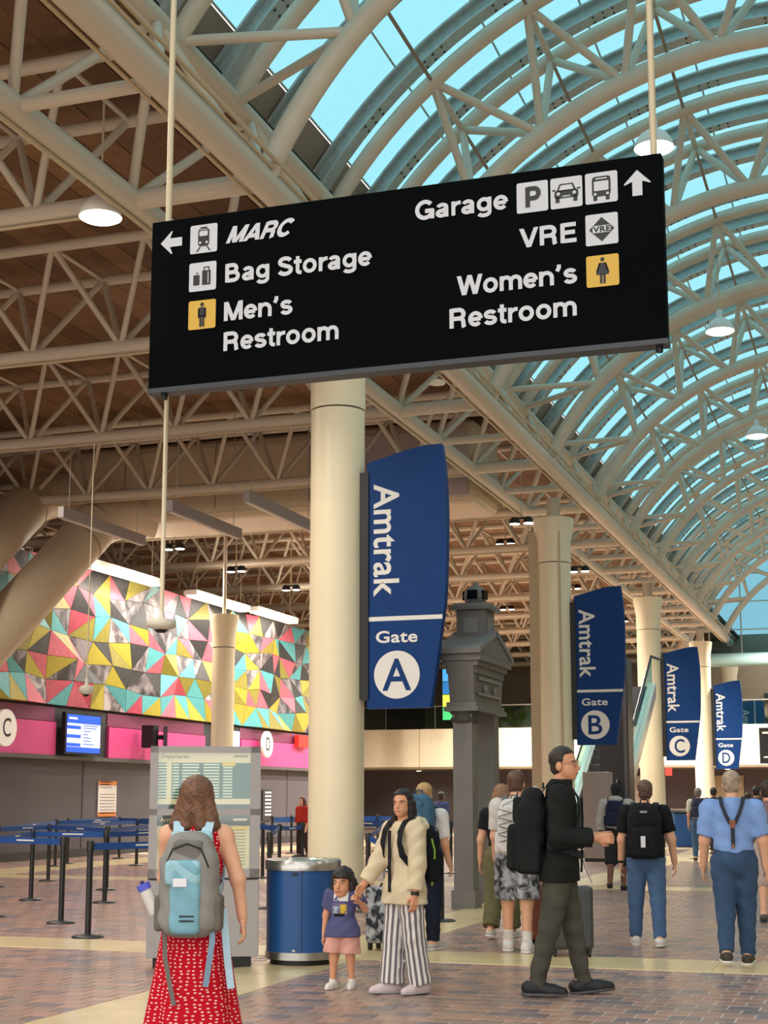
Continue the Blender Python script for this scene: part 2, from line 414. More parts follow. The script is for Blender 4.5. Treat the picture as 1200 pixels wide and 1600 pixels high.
for d, x, y in cand[:300]:
    o = link('brick', random.choice(bmesh_), floor); o.location = (x + BW / 2, y + BD / 2, random.uniform(-.0008, .0008))
box('mortar_bed', (-9, 22.1, -.0085), (34, 29.9, .010), M('mortar', '#e2d5c2', .45), floor)
fb = MB()
for d, x, y in cand[300:]:
    z = random.uniform(-.0008, .0008)
    a, b, c, e = x + GAP / 2, x + BW - GAP / 2, y + GAPY / 2, y + BD - GAPY / 2
    fb.add([(a, c, z - .006), (b, c, z - .006), (b, e, z - .006), (a, e, z - .006), (a + .002, c + .002, z + .002), (b - .002, c + .002, z + .002), (b - .002, e - .002, z + .002), (a + .002, e - .002, z + .002)],
           [(4, 5, 6, 7), (0, 1, 5, 4), (1, 2, 6, 5), (2, 3, 7, 6), (3, 0, 4, 7)], random.randrange(5))
tag(fb.build('brick_field', BRK, floor, fix=False), kind='stuff')
def slab(x0, x1, y0, y1):
    me = MB().box((0, 0, 0), (x1 - x0 - .006, y1 - y0 - .006, .014)).mesh('stone_slab', STONE)
    o = link('stone_slab', me, floor); o.location = ((x0 + x1) / 2, (y0 + y1) / 2, -.004)
for a, b in BANDX:
    y = 7.2
    while y < 60: slab(a, b, y, y + 1.5); y += 1.5
for a, b in BANDY:
    xs = -24.
    for (p, q) in ((-16.3, -5.42), (-4.66, 8.)):
        n = int((q - p) / 1.5)
        for i in range(n): slab(p + (q - p) * i / n, p + (q - p) * (i + 1) / n, a, b)
for i in range(12): slab(-16.3 + i * 1.8, -16.3 + (i + 1) * 1.8, 44, 45.2)

# ------------------------------------------------------------------ glazed vault
XC, ZC = -1.06, 6.0; RB, RT, RG = 5.92, 7.27, 7.85; Y0, DY, NB = 14.72, 5.05, 11
def arc(r, phi, y=0.): a = math.radians(phi); return Vector((XC - r * math.cos(a), y, ZC + r * math.sin(a)))
PB0, PT0, PG0 = 24.4, 32.4, 38.5
vault_arches = [Y0 + DY * k for k in range(-1, NB)]
ch_b = MB().tube([arc(RB, PB0 + (180 - 2 * PB0) * i / 48) for i in range(49)], .14, 12).mesh('bottom_chord', PAINT)
ch_t = MB().tube([arc(RT, PT0 + (180 - 2 * PT0) * i / 44) for i in range(45)], .115, 12).mesh('top_chord', PAINT)
nb = [43.9 + 13.17 * i for i in range(8)]; ntp = [PT0] + [50.5 + 13.17 * i for i in range(7)] + [180 - PT0]
ordn = ('nearest', 'second', 'third', 'fourth', 'fifth', 'sixth', 'seventh', 'eighth', 'ninth', 'tenth', 'eleventh', 'twelfth', 'thirteenth')
for k, y in enumerate(vault_arches):
    t = thing('arch_truss', '%s curved tube truss of the glass vault counted from the near end' % ordn[k], None, (0, y, 0), kind='structure')
    link('bottom_chord', ch_b, t)
    for s in (-.8, .8): link('top_chord', ch_t, t).location = (0, s, 0)
    for i, pb in enumerate(nb):
        for s in (-.8, .8):
            rod('strut', arc(RB, pb), arc(RT, ntp[i], s), .062, PAINT, t); rod('strut', arc(RB, pb), arc(RT, ntp[i + 1], s), .062, PAINT, t)
    for pt in ntp: rod('tie', arc(RT, pt, -.8), arc(RT, pt, .8), .05, PAINT, t)
# glazing: grey curved beams with bolts, panes between
gl = thing('window_1', 'blue green glazed barrel vault over the concourse', None, kind='structure')
bm_ = MB(); NS = 40
def beamring(r0, r1, hw, p0, p1):
    vs = []; fs = []
    for i in range(NS + 1):
        p = p0 + (p1 - p0) * i / NS
        for r, yy in ((r0, -hw), (r0, hw), (r1, hw), (r1, -hw)): vs.append(arc(r, p, yy))
    for i in range(NS):
        for q in range(4): fs.append((i * 4 + q, i * 4 + (q + 1) % 4, i * 4 + 4 + (q + 1) % 4, i * 4 + 4 + q))
    bm_.add(vs, fs)
beamring(7.56, 7.59, .13, PT0, 180 - PT0); beamring(7.59, 7.78, .02, PT0, 180 - PT0); beamring(7.78, 7.81, .13, PT0, 180 - PT0)
for i in range(1, 12):
    pc = PG0 + (180 - 2 * PG0) * (i - .5) / 11
    for da in (-1.2, 0, 1.2):
        for yy in (-.075, .075): bm_.box(arc(7.555, pc + da, yy), (.03, .03, .03), mi=1)
beamm = bm_.mesh('glazing_beam', [GREYBEAM, BOLT])
SP = DY / 3; beams = [Y0 - .8 + SP * i for i in range(-6, NB * 3 - 1)]
for y in beams: link('glazing_beam', beamm, gl).location = (0, y, 0)
NP_ = 10; dphi = (180 - 2 * PG0) / NP_
pm = MB(); q = []
for r in (RG, RG + .012):
    for p, yy in ((.0015, .02), (dphi - .1, .02), (dphi - .1, SP - .02), (.0015, SP - .02)): q.append(arc(r, PG0 + p, yy))
pm.add(q, [(0, 1, 2, 3), (7, 6, 5, 4), (0, 4, 5, 1), (1, 5, 6, 2), (2, 6, 7, 3), (3, 7, 4, 0)])
pane_me = pm.mesh('pane', PANE)
plist = []
for y in beams[:-1]:
    for j in range(NP_):
        c = arc(RG, PG0 + dphi * (j + .5), y + SP / 2); u, v, d = pj(c)
        seen = d > 0 and -100 < u < 1300 and v > -150
        plist.append(((0 if seen else 1000) + d, y, j))
plist.sort(); rest = MB()
for i, (d, y, j) in enumerate(plist):
    R = Matrix.Translation((XC, 0, ZC)) @ Matrix.Rotation(math.radians(dphi * j), 4, 'Y') @ Matrix.Translation((-XC, 0, -ZC))
    if i < 300:
        o = link('pane', pane_me, gl); o.matrix_local = Matrix.Translation((0, y, 0)) @ R
    else: rest.add([Matrix.Translation((0, y, 0)) @ R @ p for p in q], [(0, 1, 2, 3), (7, 6, 5, 4)])
if rest.v: tag(rest.build('pane_field', PANE, gl, fix=False), kind='stuff')
for p in [PG0 + dphi * j for j in range(NP_ + 1)]:                # glazing joints along the vault
    a = arc(RG - .012, p, beams[0]); b = arc(RG - .012, p, beams[-1]); rod('glazing_bar', a, b, .018, GREYBEAM, gl, 6)
# thin rods along the vault between top chords
for p in (50.5, 63.7, 76.8, 90, 103.2, 116.3): rod('bracing_rod', arc(RT, p, beams[0]), arc(RT, p, beams[-1]), .028, M('brown_rod', '#8f7f6c', .5), gl, 8)
# fascia panels below the glass
fas = thing('trim_1', 'taupe panelled upstand between the girder and the vault glass', None, kind='structure')
for y in beams[:-1]:
    for a0, a1 in ((31.2, 34.7), (34.85, 38.3)):
        for sd in (0, 1):
            P = [arc(RG, (180 - a if sd else a), y + yy) for a, yy in ((a0, .02), (a1, .02), (a1, SP - .02), (a0, SP - .02))]
            n = (arc(1, (180 - a0 if sd else a0)) - Vector((XC, 0, ZC))) * .05
            MB().add([p for p in P] + [p + n for p in P], [(0, 1, 2, 3), (7, 6, 5, 4), (0, 4, 5, 1), (1, 5, 6, 2), (2, 6, 7, 3), (3, 7, 4, 0)]).build('fascia_panel', TAUPE, fas)

# ------------------------------------------------------------------ girders on the column lines
X1, X2, X3, ZB, ZT = arc(RB, PB0).x, -8.15, -7.2, 8.45, 9.9
YA, YZ = 4., 68.
def girder(name, label, mir):
    g = thing(name, label, None, kind='structure'); fx = (lambda x: 2 * XC - x) if mir else (lambda x: x)
    rod('bottom_chord', (fx(X1), YA, ZB), (fx(X1), YZ, ZB), .17, PAINT, g, 16); rod('bottom_chord', (fx(X2), YA, ZB), (fx(X2), YZ, ZB), .15, PAINT, g, 16)
    rod('top_chord', (fx(X3), YA, ZT), (fx(X3), YZ, ZT), .13, PAINT, g, 14)
    k = -2
    while Y0 + DY * k < YZ - 3:
        y = Y0 + DY * k; k += 1
        if y < YA: continue
        rod('cross_tube', (fx(X2), y, ZB), (fx(X1), y, ZB), .12, PAINT, g); rod('cross_tube', (fx(X2), y + DY / 2, ZB), (fx(X1), y + DY / 2, ZB), .075, PAINT, g)
        if mir: continue
        for xb in (X1, X2):
            for a, b in ((0, -DY / 4), (0, DY / 4), (DY / 2, DY / 4), (DY / 2, DY * .75)): rod('web', (xb, y + a, ZB), (X3, y + b, ZT), .06, PAINT, g)
    if not mir:
        for dx, dz, r in ((-.17, -.13, .022), (.17, .10, .022), (.22, .17, .026)): rod('conduit', (X1 + dx, YA, ZB + dz), (X1 + dx, YZ, ZB + dz), r, PIPE, g, 8)
        rod('conduit', (X2 - .02, YA, ZB - .18), (X2 - .02, YZ, ZB - .18), .028, PIPE, g, 8)
    return g
girder('roof_girder', 'long cream tube girder above the gate columns', False)
girder('roof_girder', 'long cream tube girder on the far right of the vault', True)

# ------------------------------------------------------------------ side roof: boards and tube trusses
ceil = thing('ceiling', 'brown boarded roof over the ticket hall', None, kind='structure')
pw = .46; x = -7.55
while x > -32:
    o = box('plank', (x - pw / 2, 38, 10.2 + random.uniform(-.006, .006)), (pw - .012, 92, .05), random.choice(DECKM), ceil); x -= pw
box('roof_slab', (-19.6, 38, 10.33), (24.4, 92, .1), VOID, ceil)
box('roof_slab', (10.2, 38, 10.33), (9.4, 92, .1), VOID, ceil)
for i in range(20): box('plank', (5.7 + i * pw, 38, 10.2), (pw - .012, 92, .05), DECKM[i % 4], ceil)
XL = -31.; k = 0
for y in [Y0 + DY * i for i in range(-1, 13)]:
    t = thing('roof_truss', '%s cream tube truss spanning the ticket hall roof' % ordn[min(k, 12)] if k < 13 else 'last cream tube truss spanning the ticket hall roof', None, (0, y, 0), kind='structure'); k += 1
    rod('bottom_chord', (XL, 0, ZB), (X2, 0, ZB), .112, PAINT, t, 14)
    for s in (-.8, .8): rod('top_chord', (XL, s, ZT), (X3, s, ZT), .085, PAINT, t, 12)
    rod('conduit', (XL, -.02, ZB - .14), (X2, -.02, ZB - .14), .022, PIPE, t, 6)
    x = X2 - 1.3; st = 1.6
    while x > XL:
        far = y > 46
        for s in (-.8, .8):
            for dx in (-st / 2, st / 2): rod('web', (x, 0, ZB), (x + dx, s, ZT), .05, PAINT, t, 6 if far else 9)
        if not far: rod('tie', (x + st / 2, -.8, ZT), (x + st / 2, .8, ZT), .035, PAINT, t, 6)
        x -= st

# ------------------------------------------------------------------ columns
COLX = -7.1; COLY = [18.95 + 14.4 * i for i in range(4)]
names = ('A', 'B', 'C', 'D')
def column(loc, label, r=.38, top=7.9, seam=6.85, stub=8.4, sr=None):
    t = thing('column', label, 'column', loc)
    MB().lathe([(r, 0), (r, seam - .01)], n=40).build('shaft', COLM, t)
    MB().lathe([(r - .012, seam - .012), (r - .012, seam + .012)], n=40, capb=False, capt=False).build('joint', DARKM, t)
    MB().lathe([(r + .01, seam + .01), (r + .01, top - .55), (r + .09, top - .12), (r + .09, top)], n=40).build('capital', COLM, t)
    MB().lathe([(sr or r * .42, top), (sr or r * .42, stub)], n=16).build('stub', PAINT, t)
    return t
for i, y in enumerate(COLY):
    c = column((COLX, y, 0), 'thick round cream column carrying the blue gate %s banner' % names[i])
    if i == 1:
        box('service_riser', (-.42, .1, 3.8), (.3, .5, 7.6), M('riser_tan', '#bfa98a', .6), c)
        rod('conduit', (.2, -.36, .5), (.2, -.36, 7.9), .022, PIPE, c)
column((COLX, COLY[3] + 11.5, 0), 'farthest round cream column at the end of the gate row')
for i, y in enumerate(COLY): column((2 * XC - COLX, y, 0), 'round cream column on the opposite side of the concourse, number %d from the near end' % (i + 1))
p = atY(347, 1165, 34.6); column((p[0], p[1], 0), 'slimmer round cream column standing before the coloured mural', .29, 6.15, 5.3, 8.4, .05)

# ------------------------------------------------------------------ walls
WX = -19.4
WALLG = M('wall_grey_plum', '#4f494f', .6, var=.05); PINK = M('pink_panel', '#d4478a', .45); PLUM = M('plum_panel', '#7b3558', .5)
wl = tag(box('wall_left', (WX - .15, 27, 3.67), (.3, 50, 7.34), WALLG), 'dark grey wall below the ticket windows', kind='structure')
def seg(y0, y1, z0, z1, m, dx=.22, nm='fascia_panel'): return box(nm, (.15 + dx / 2, (y0 + y1) / 2 - 27, (z0 + z1) / 2 - 3.67), (dx, y1 - y0, z1 - z0), m, wl)
yy = lambda u: atX(u, 1150, WX + .22)[1]
DKG = M('dark_fascia', '#33363a', .5)
segs = [(8., yy(88), 1), (yy(88), yy(170), 0), (yy(170), yy(321), 1), (yy(321), yy(377), 0), (yy(377), 52., 1)]
for a, b, pk in segs:
    if pk: seg(a + .01, b - .01, 3.32, 3.66, PLUM, .16); seg(a + .01, b - .01, 2.5, 3.3, PINK, .22)
    else: seg(a, b, 2.5, 3.66, DKG, .14)
seg(8, 52, 2.4, 2.495, M('fascia_trim', '#54504f', .5), .26, 'soffit_trim')
for yq in (26.5, 33.4, 40.2, 47.): seg(yq, yq + .02, .05, 2.4, M('wall_joint', '#3b3639', .7), .012, 'wall_joint')
box('skirting', (.16, 0, -3.57), (.02, 50, .2), VOID, wl)
# mural of triangular panels above the pink band
mural_cols = [M('mural_cyan', '#57aab0', .5, var=.1), M('mural_pink', '#cf6478', .5, var=.14), M('mural_olive', '#8d8330', .5, var=.12), M('mural_yellow', '#b3a436', .5, var=.08),
              M('mural_black', '#2c2b2d', .5, var=.4, scale=8), M('mural_red', '#b23a50', .5, var=.2)]
def photo_mat(nm, a, b, sc_):
    m = M(nm, a, .5); nt = m.node_tree; p = nt.nodes['Principled BSDF']; tc = nt.nodes.new('ShaderNodeTexCoord'); nz = nt.nodes.new('ShaderNodeTexNoise')
    nz.inputs['Scale'].default_value = sc_; nz.inputs['Detail'].default_value = 6; nz.inputs['Distortion'].default_value = .6
    r = nt.nodes.new('ShaderNodeValToRGB'); r.color_ramp.elements[0].position = .42; r.color_ramp.elements[1].position = .62
    r.color_ramp.elements[0].color = rgb(a); r.color_ramp.elements[1].color = rgb(b)
    nt.links.new(tc.outputs['Object'], nz.inputs['Vector']); nt.links.new(nz.outputs['Fac'], r.inputs['Fac']); nt.links.new(r.outputs['Color'], p.inputs['Base Color']); return m
mural_cols += [photo_mat('mural_photo_grey', '#363438', '#938b90', 2.2), photo_mat('mural_photo_pale', '#5f575b', '#b9b0b3', 2.6)]
mural = thing('mural', 'faceted mural of cyan, pink, olive, yellow and black triangles above the pink band', 'mural', (WX, 0, 0))
rows, colsn = 6, 24; zz = [3.72 + (7.3 - 3.72) * i / rows for i in range(rows + 1)]; ys = [28.3 + (51.6 - 28.3) * j / colsn for j in range(colsn + 1)]
G = {}
for i in range(rows + 1):
    for j in range(colsn + 1):
        e = i in (0, rows)
        G[i, j] = Vector((.16 + (random.uniform(0, .22)), ys[j] + random.uniform(-.22, .22), zz[i] + (0 if e else random.uniform(-.09, .09))))
prev = 0
for i in range(rows):
    for j in range(colsn):
        a, b, c, d = G[i, j], G[i, j + 1], G[i + 1, j + 1], G[i + 1, j]
        tr = ((a, b, c), (a, c, d)) if (i + j + random.randrange(2)) % 2 else ((a, b, d), (b, c, d))
        for tri in tr:
            f = j / colsn; wts = [3, 3.6 * (1 - f) + .3, 2.3, .8 + 1.6 * f, 2. + f, .9 * (1 - f), 2.2, 1.6]
            if i == 0: wts = [3, 2.2 * (1 - f) + .3, 1.2, 3.2, .4, .6, .4, .3]
            ci = prev
            while ci == prev: ci = random.choices(range(8), wts)[0]
            prev = ci; cen = (tri[0] + tri[1] + tri[2]) / 3; P = [cen + (p - cen) * .975 for p in tri]
            Q = [Vector((.0, p.y, p.z)) for p in P]
            MB().add(P + Q, [(0, 1, 2), (3, 5, 4), (0, 3, 4, 1), (1, 4, 5, 2), (2, 5, 3, 0)]).build('triangle_panel', mural_cols[ci], mural)
# far end: mezzanine front, railing, lower and upper back walls
wb = tag(box('wall_back', (-8, 68.3, 3.85), (50, .6, 1.8), CREAM), 'cream mezzanine front at the far end of the hall', kind='structure')
for i in range(14): box('panel_joint', (-24 + i * 3.6, -.305, 0), (.03, .012, 1.8), M('joint_tan', '#c9b07f', .6), wb)
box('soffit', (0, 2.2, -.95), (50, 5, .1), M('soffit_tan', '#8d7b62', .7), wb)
rl = thing('glass_railing', 'glass balustrade with a steel handrail along the mezzanine edge', 'railing', (-8, 68.2, 4.75))
rod('handrail', (-25, 0, 1.1), (25, 0, 1.1), .035, STEEL, rl)
for i in range(20):
    box('pane', (-23.7 + i * 2.5, 0, .55), (2.44, .02, 1.0), CLEAR, rl)
    rod('post', (-25 + i * 2.5, 0.03, 0), (-25 + i * 2.5, 0.03, 1.1), .025, STEEL, rl, 8)
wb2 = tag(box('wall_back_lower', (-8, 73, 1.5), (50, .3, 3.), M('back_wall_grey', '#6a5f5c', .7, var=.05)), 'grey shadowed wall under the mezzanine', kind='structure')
for xx, wd, mm in ((-15.2, 1.3, '#19161a'), (-13.6, 1.2, '#7a3f2a'), (-4., 2.2, '#b9a689'), (-1.2, 1.5, '#2a2624'), (3., 2.5, '#d6c69c'), (-7.5, 2.0, '#c2ad88'), (-11, 1.6, '#cfcabf'), (7, 3, '#c9b892')):
    box('shop_front', (xx + 8 , -.2, -.15), (wd, .1, 2.4), M('shop_' + mm[1:], mm, .6), wb2)
wb3 = tag(box('wall_back_upper', (-8, 84, 7), (50, .3, 7.), M('upper_wall', '#a3937c', .7, var=.05)), 'tan upper wall behind the mezzanine', kind='structure')
for i in range(9):
    box('dark_window', (-19 + i * 4.4, -.2, -.9), (2.4, .1, 2.2), M('dark_glass', '#33413f', .2), wb3)
box('mezzanine_floor', (0, -7.8, -2.3), (50, 15.5, .12), M('mezz_floor', '#8a7c6a', .6), wb3)
tag(box('wall_right', (14.5, 35, 5.1), (.3, 90, 10.2), M('right_wall', '#cbb993', .6)), 'cream wall on the right side of the concourse', kind='structure')
tag(box('wall_far_left', (-31.5, 38, 5.1), (.3, 94, 10.2), M('far_wall_brown', '#6a5744', .7, var=.1)), 'dark wall beyond the ticket hall', kind='structure')
# glazed gable closing the vault
ge = thing('window_2', 'glazed end wall of the vault with grey bars', None, (0, 66.5, 0), kind='structure')
for i in range(9):
    for j in range(5):
        x0 = -7.2 + i * 1.4; z0 = 7.6 + j * 1.25; c = Vector((x0 + .7, 0, z0 + .6))
        if (c - Vector((XC, 0, ZC))).length < RG + .5: box('pane', (x0 + .7, 0, z0 + .62), (1.36, .02, 1.21), ENDPANE, ge)
for i in range(10): rod('bar', (-7.2 + i * 1.4, -.02, 7.6), (-7.2 + i * 1.4, -.02, 13.8 if 0 < i < 9 else 11), .03, GREYBEAM, ge, 6)
for j in range(6): rod('bar', (-7.2, -.02, 7.6 + j * 1.25), (5.4, -.02, 7.6 + j * 1.25), .03, GREYBEAM, ge, 6)
MB().tube([arc(RT + .3, 8 + 164 * i / 40, -.3) for i in range(41)], .3, 14).build('end_arch', PAINT, ge)
rod('end_beam', (-9, -.2, 7.5), (7, -.2, 7.5), .3, M('teal_grey', '#7f9a98', .5), ge, 14)

# ------------------------------------------------------------------ ducts, baffles and lamps of the ticket hall roof
DUCT = M('duct_beige', '#cbb9a0', .55, var=.04)
pl = thing('air_plenum', 'big beige duct box behind the roof trusses', 'duct', (-13.55, 32.2, 8.0))
me = MB().box((0, 0, .98), (10.4, 2.2, 1.95)).mesh('plenum_body', DUCT); bevel_mesh(me, .25, 3); link('plenum_body', me, pl)
for i in range(4): box('seam', (-3.6 + i * 2.4, -1.105, 1.05), (.03, .02, 1.6), M('duct_seam', '#9b8b75', .6), pl)
box('lilac_panel', (3.55, -1.15, .9), (2.9, .1, 1.5), M('lilac_panel', '#b3a6a6', .6), pl)
for i, (a, b, lb) in enumerate((((152, 818), (20, 962), 'large sloping beige duct in front of the mural'), ((52, 782), (-70, 906), 'large sloping beige duct at the left edge, beside the other sloping duct'))):
    P = atY(a[0], a[1], 30.5); Q = atX(b[0], b[1], -18.3); d = (P - Q) / np.linalg.norm(P - Q); Q = P - d * 6.2
    t = thing('sloping_duct', lb, 'duct', tuple(Q)); D = Vector(P - Q)
    MB().tube([(0, 0, 0), D], .56, 28).build('pipe', DUCT, t); n = D.normalized()
    MB().tube([D - n * .75, D - n * .7], .575, 28).build('collar', M('collar_tan', '#a8977f', .6), t)
    MB().tube([D - n * .02, D + n * .35 + Vector((.25, .5, .12)), D + Vector((.9, 1.2, .35))], .56, 28).build('elbow', DUCT, t)
for i, (a, b, nm) in enumerate((((95, 800), (220, 845), 'leftmost'), ((265, 790), (365, 835), 'middle'), ((385, 775), (480, 825), 'rightmost'))):
    P = fl(a[0], a[1], 7.0); Q = fl(b[0], b[1], 7.0); t = thing('hanging_light_bar', '%s of three long grey light bars hanging below the roof trusses' % nm, 'light bar', (P[0], P[1], 6.87), group='grey light bars')
    box('housing', (0, (Q[1] - P[1]) / 2, .13), (.13, Q[1] - P[1], .22), M('bar_grey', '#a79c9c', .5), t, bevel=.01)
    box('lens', (0, (Q[1] - P[1]) / 2, .012), (.09, Q[1] - P[1] - .1, .012), M('bar_lens', '#cfc6bd', .4), t)
    for yy_ in (.3, Q[1] - P[1] - .3): rod('hanger', (0, yy_, .24), (0, yy_, 3.3), .008, STEEL, t, 6)
cv = [((105, 873), (245, 915)), ((300, 930), (382, 952)), ((398, 955), (458, 971))]
for i, (a, b) in enumerate(cv):
    P = atX(a[0], a[1], -18.7); Q = atX(b[0], b[1], -18.7); t = thing('strip_light', '%s bright strip light above the coloured mural' % ('nearest', 'middle', 'farthest')[i], 'strip light', (P[0], P[1], P[2] - .04), group='strip lights above the mural')
    L = Q[1] - P[1]
    box('lens', (0, L / 2, .02), (.34, L, .05), STRIPL, t); box('housing', (-.03, L / 2, .12), (.42, L + .1, .14), WHITE, t)
    for yh in (.3, L - .3): rod('hanger', (0, yh, .18), (0, yh, 10.17 - P[2]), .01, PIPE, t, 6)
    for k in range(3): lamp(t, (.4, L * (k + .5) / 3, -.2), 22, r=.3)

def dome(loc, label, r=.25, cord=None, group=None, watts=90, spot=None, white=True):
    t = thing('pendant_lamp', label, 'lamp', loc, group=group)
    MB().lathe([(r, 0), (r, .03), (r * .92, .1), (r * .7, .19), (r * .4, .25), (r * .22, .27), (r * .2, .42), (r * .08, .44)], n=24, capb=False).build('shade', WHITE, t)
    MB().lathe([(.001, -.055), (r * .5, -.045), (r * .85, -.02), (r * .97, .012)], n=24, capt=False, capb=False).build('lens', LENS, t)
    if cord: rod('cord', (0, 0, .42), (0, 0, cord), .014, PIPE, t, 8)
    lamp(t, (0, 0, -.1), watts, r=.2, spot=150); return t
for i, (u, v) in enumerate(((1022, 232), (1125, 518), (1183, 682))):
    p = fl(u, v, 10.25); zt = ZC + math.sqrt(RB ** 2 - (p[0] - XC) ** 2) - p[2]
    dome(tuple(p), '%s white dome lamp hanging below the glass vault' % ('nearest', 'second', 'third')[i], .27, zt, 'dome lamps below the vault', 110)
for i in range(3): dome((-2.62, 45. + 8.5 * i, 10.25), '%s white dome lamp hanging below the glass vault' % ordn[i + 3], .27, 1.5, 'dome lamps below the vault', 110)
p = fl(157, 340, 8.2); dome(tuple(p), 'bright lamp under the roof boards left of the black sign', .25, 1.6, 'lamps of the ticket hall roof', 260)
def highbay(p, label, watts=480):
    t = thing('high_bay_lamp', label, 'lamp', tuple(p), group='lamps of the ticket hall roof')
    for dx in (-.17, .17):
        MB().lathe([(.13, 0), (.12, .1), (.05, .16)], c=(dx, 0, 0), n=14).build('head', DARKM, t); MB().lathe([(.001, -.03), (.12, -.012), (.122, .004)], c=(dx, 0, 0), n=14, capb=False, capt=False).build('lens', LENS, t)
    rod('stem', (0, 0, .1), (0, 0, 10.17 - p[2]), .02, PIPE, t, 6); box('bracket', (0, 0, .13), (.5, .06, .05), DARKM, t)
    lamp(t, (0, 0, -.1), watts, r=.22, spot=155); return t
for u, v, z, lb in ((272, 858, 7.9, 'twin high bay lamp right of the white hanging pole'), (369, 893, 7.9, 'twin high bay lamp above the farther mural panels'), (455, 922, 7.9, 'twin high bay lamp just left of the gate A column'),
                    (815, 818, 8.0, 'twin lamp beside the top of the gate B column'), (905, 893, 7.9, 'twin lamp between the gate B and gate C columns')):
    highbay(fl(u, v, z), lb)
k = 0
for x, y in ((-9.6, 12.2), (-13.2, 17.3), (-16.6, 22.3), (-9.5, 6.5), (-14., 10.), (-12., 2.)):
    highbay((x, y, 9.0), 'added twin fill lamp left of the picture, %s one from the hall end' % ordn[k], 420); k += 1  # unseen lamps added outside the frame to light the ticket hall
k = 0
for y in (2., 9., 16., 23., 30., 37., 44.):
    highbay((8.6, y, 9.0), 'added twin fill lamp over the right aisle, %s one from the near end' % ordn[k], 260); k += 1  # unseen lamps added as warm frontal fill for floor and people
k = 0
for y in (37.3, 42.4, 47.4, 52.5, 57.5, 63.):
    for x in (-10.5, -14.2):
        highbay((x, y, 9.0), 'added twin fill lamp high among the far roof trusses, %s one' % ordn[k], 560 if y < 50 else 2000); k += 1  # lamps added to brighten the pink wall and the far end
for i, y in enumerate((32.2, 39.9, 47.)): highbay((-25.5, y, 9.3), '%s added twin fill lamp beyond the top of the mural' % ordn[i], 420)  # lamps added to light the trusses behind the mural wall
for x in (-4., 1.): highbay((x, 63.5, 9.0), 'added twin fill lamp below the far end of the vault, %s one' % ('left' if x < 0 else 'right'), 1800)  # pair added to brighten the cream mezzanine front
p = fl(683, 600, 8.15); t = thing('ceiling_speaker', 'flat round white disc fixture just below the black sign', 'speaker', tuple(p))
MB().lathe([(.13, 0), (.14, .03), (.1, .06)], n=24).build('disc', WHITE, t); rod('stem', (0, 0, .05), (0, 0, .3), .015, PIPE, t, 6)
p = fl(377, 605, 8.2); t = thing('security_camera', 'small dome camera under a roof truss just below the black sign', 'camera', tuple(p))
MB().lathe([(.001, -.08), (.06, -.06), (.08, 0)], n=16, capt=False, capb=False).build('dome', M('smoked_dome', '#22252a', .1), t); rod('stem', (0, 0, .05), (0, 0, 10.17 - p[2]), .02, PIPE, t, 6); MB().lathe([(.09, 0), (.09, .06), (.03, .09), (.03, .12)], n=16).build('mount', STEEL, t)
for i, x in enumerate((-22, -17, -12, -7, -2, 3)):
    t = thing('soffit_downlight', '%s round downlight from the left under the far mezzanine' % ordn[i].replace('nearest', 'first'), 'downlight', (x, 70.4, 2.8), group='mezzanine downlights'); MB().lathe([(.16, 0), (.16, .05)], n=16).build('trim', WHITE, t); MB().lathe([(.001, -.004), (.13, -.002)], n=16, capb=False, capt=False).build('lens', LENS, t); lamp(t, (0, 0, -.06), 70, r=.12, spot=160)
# white hanging poles with round fixtures
def hangpole(u, v0, y, top, label, r, rd):
    p = atY(u, v0, y); t = thing('hanging_pole', label, 'pole', tuple(p))
    MB().lathe([(rd * .5, -.06), (rd, -.02), (rd, .07), (rd * .92, .09), (rd * .25, .12), (.03, .25)], n=28).build('disc', M('disc_white', '#e6e0d2', .45), t)
    MB().lathe([(rd * .3, -.1), (rd * .5, -.06)], n=20).build('sensor', DARKM, t)
    rod('pole', (0, 0, .1), (0, 0, top - p[2]), r, M('pole_cream', '#eadfc4', .4), t, 12)
hangpole(252, 978, 19.75, 8.4, 'white pole with a round disc at its foot hanging below the black sign', .035, .22)
hangpole(135, 1080, 24.78, 8.4, 'thin pole with a small dark disc hanging before the mural', .012, .14)
# red signs
def redsign(u0, v0, u1, v1, y, label):
    a = atY(u0, v1, y); b = atY(u1, v0, y); t = thing('exit_sign', label, 'sign', tuple((a + b) / 2))
    box('case', (0, 0, 0), (b[0] - a[0], .12, b[2] - a[2]), M('exit_red', '#c0241c', .5, emit=.25), t); box('back_plate', (0, .07, 0), ((b[0] - a[0]) * 1.1, .03, (b[2] - a[2]) * 1.1), DARKM, t)
redsign(838, 1186, 850, 1199, 67.93, 'small dark red sign on the mezzanine front left of the gate B column'); redsign(1040, 1200, 1050, 1212, 67.93, 'small red sign right of the gate C column')
t = thing('exit_sign', 'orange red box sign at the end of the pink band', 'sign', tuple(atX(471, 1159, WX + .3))); box('case', (0, 0, 0), (.16, .9, .42), M('exit_red', '#c0241c', .5, emit=.25), t)

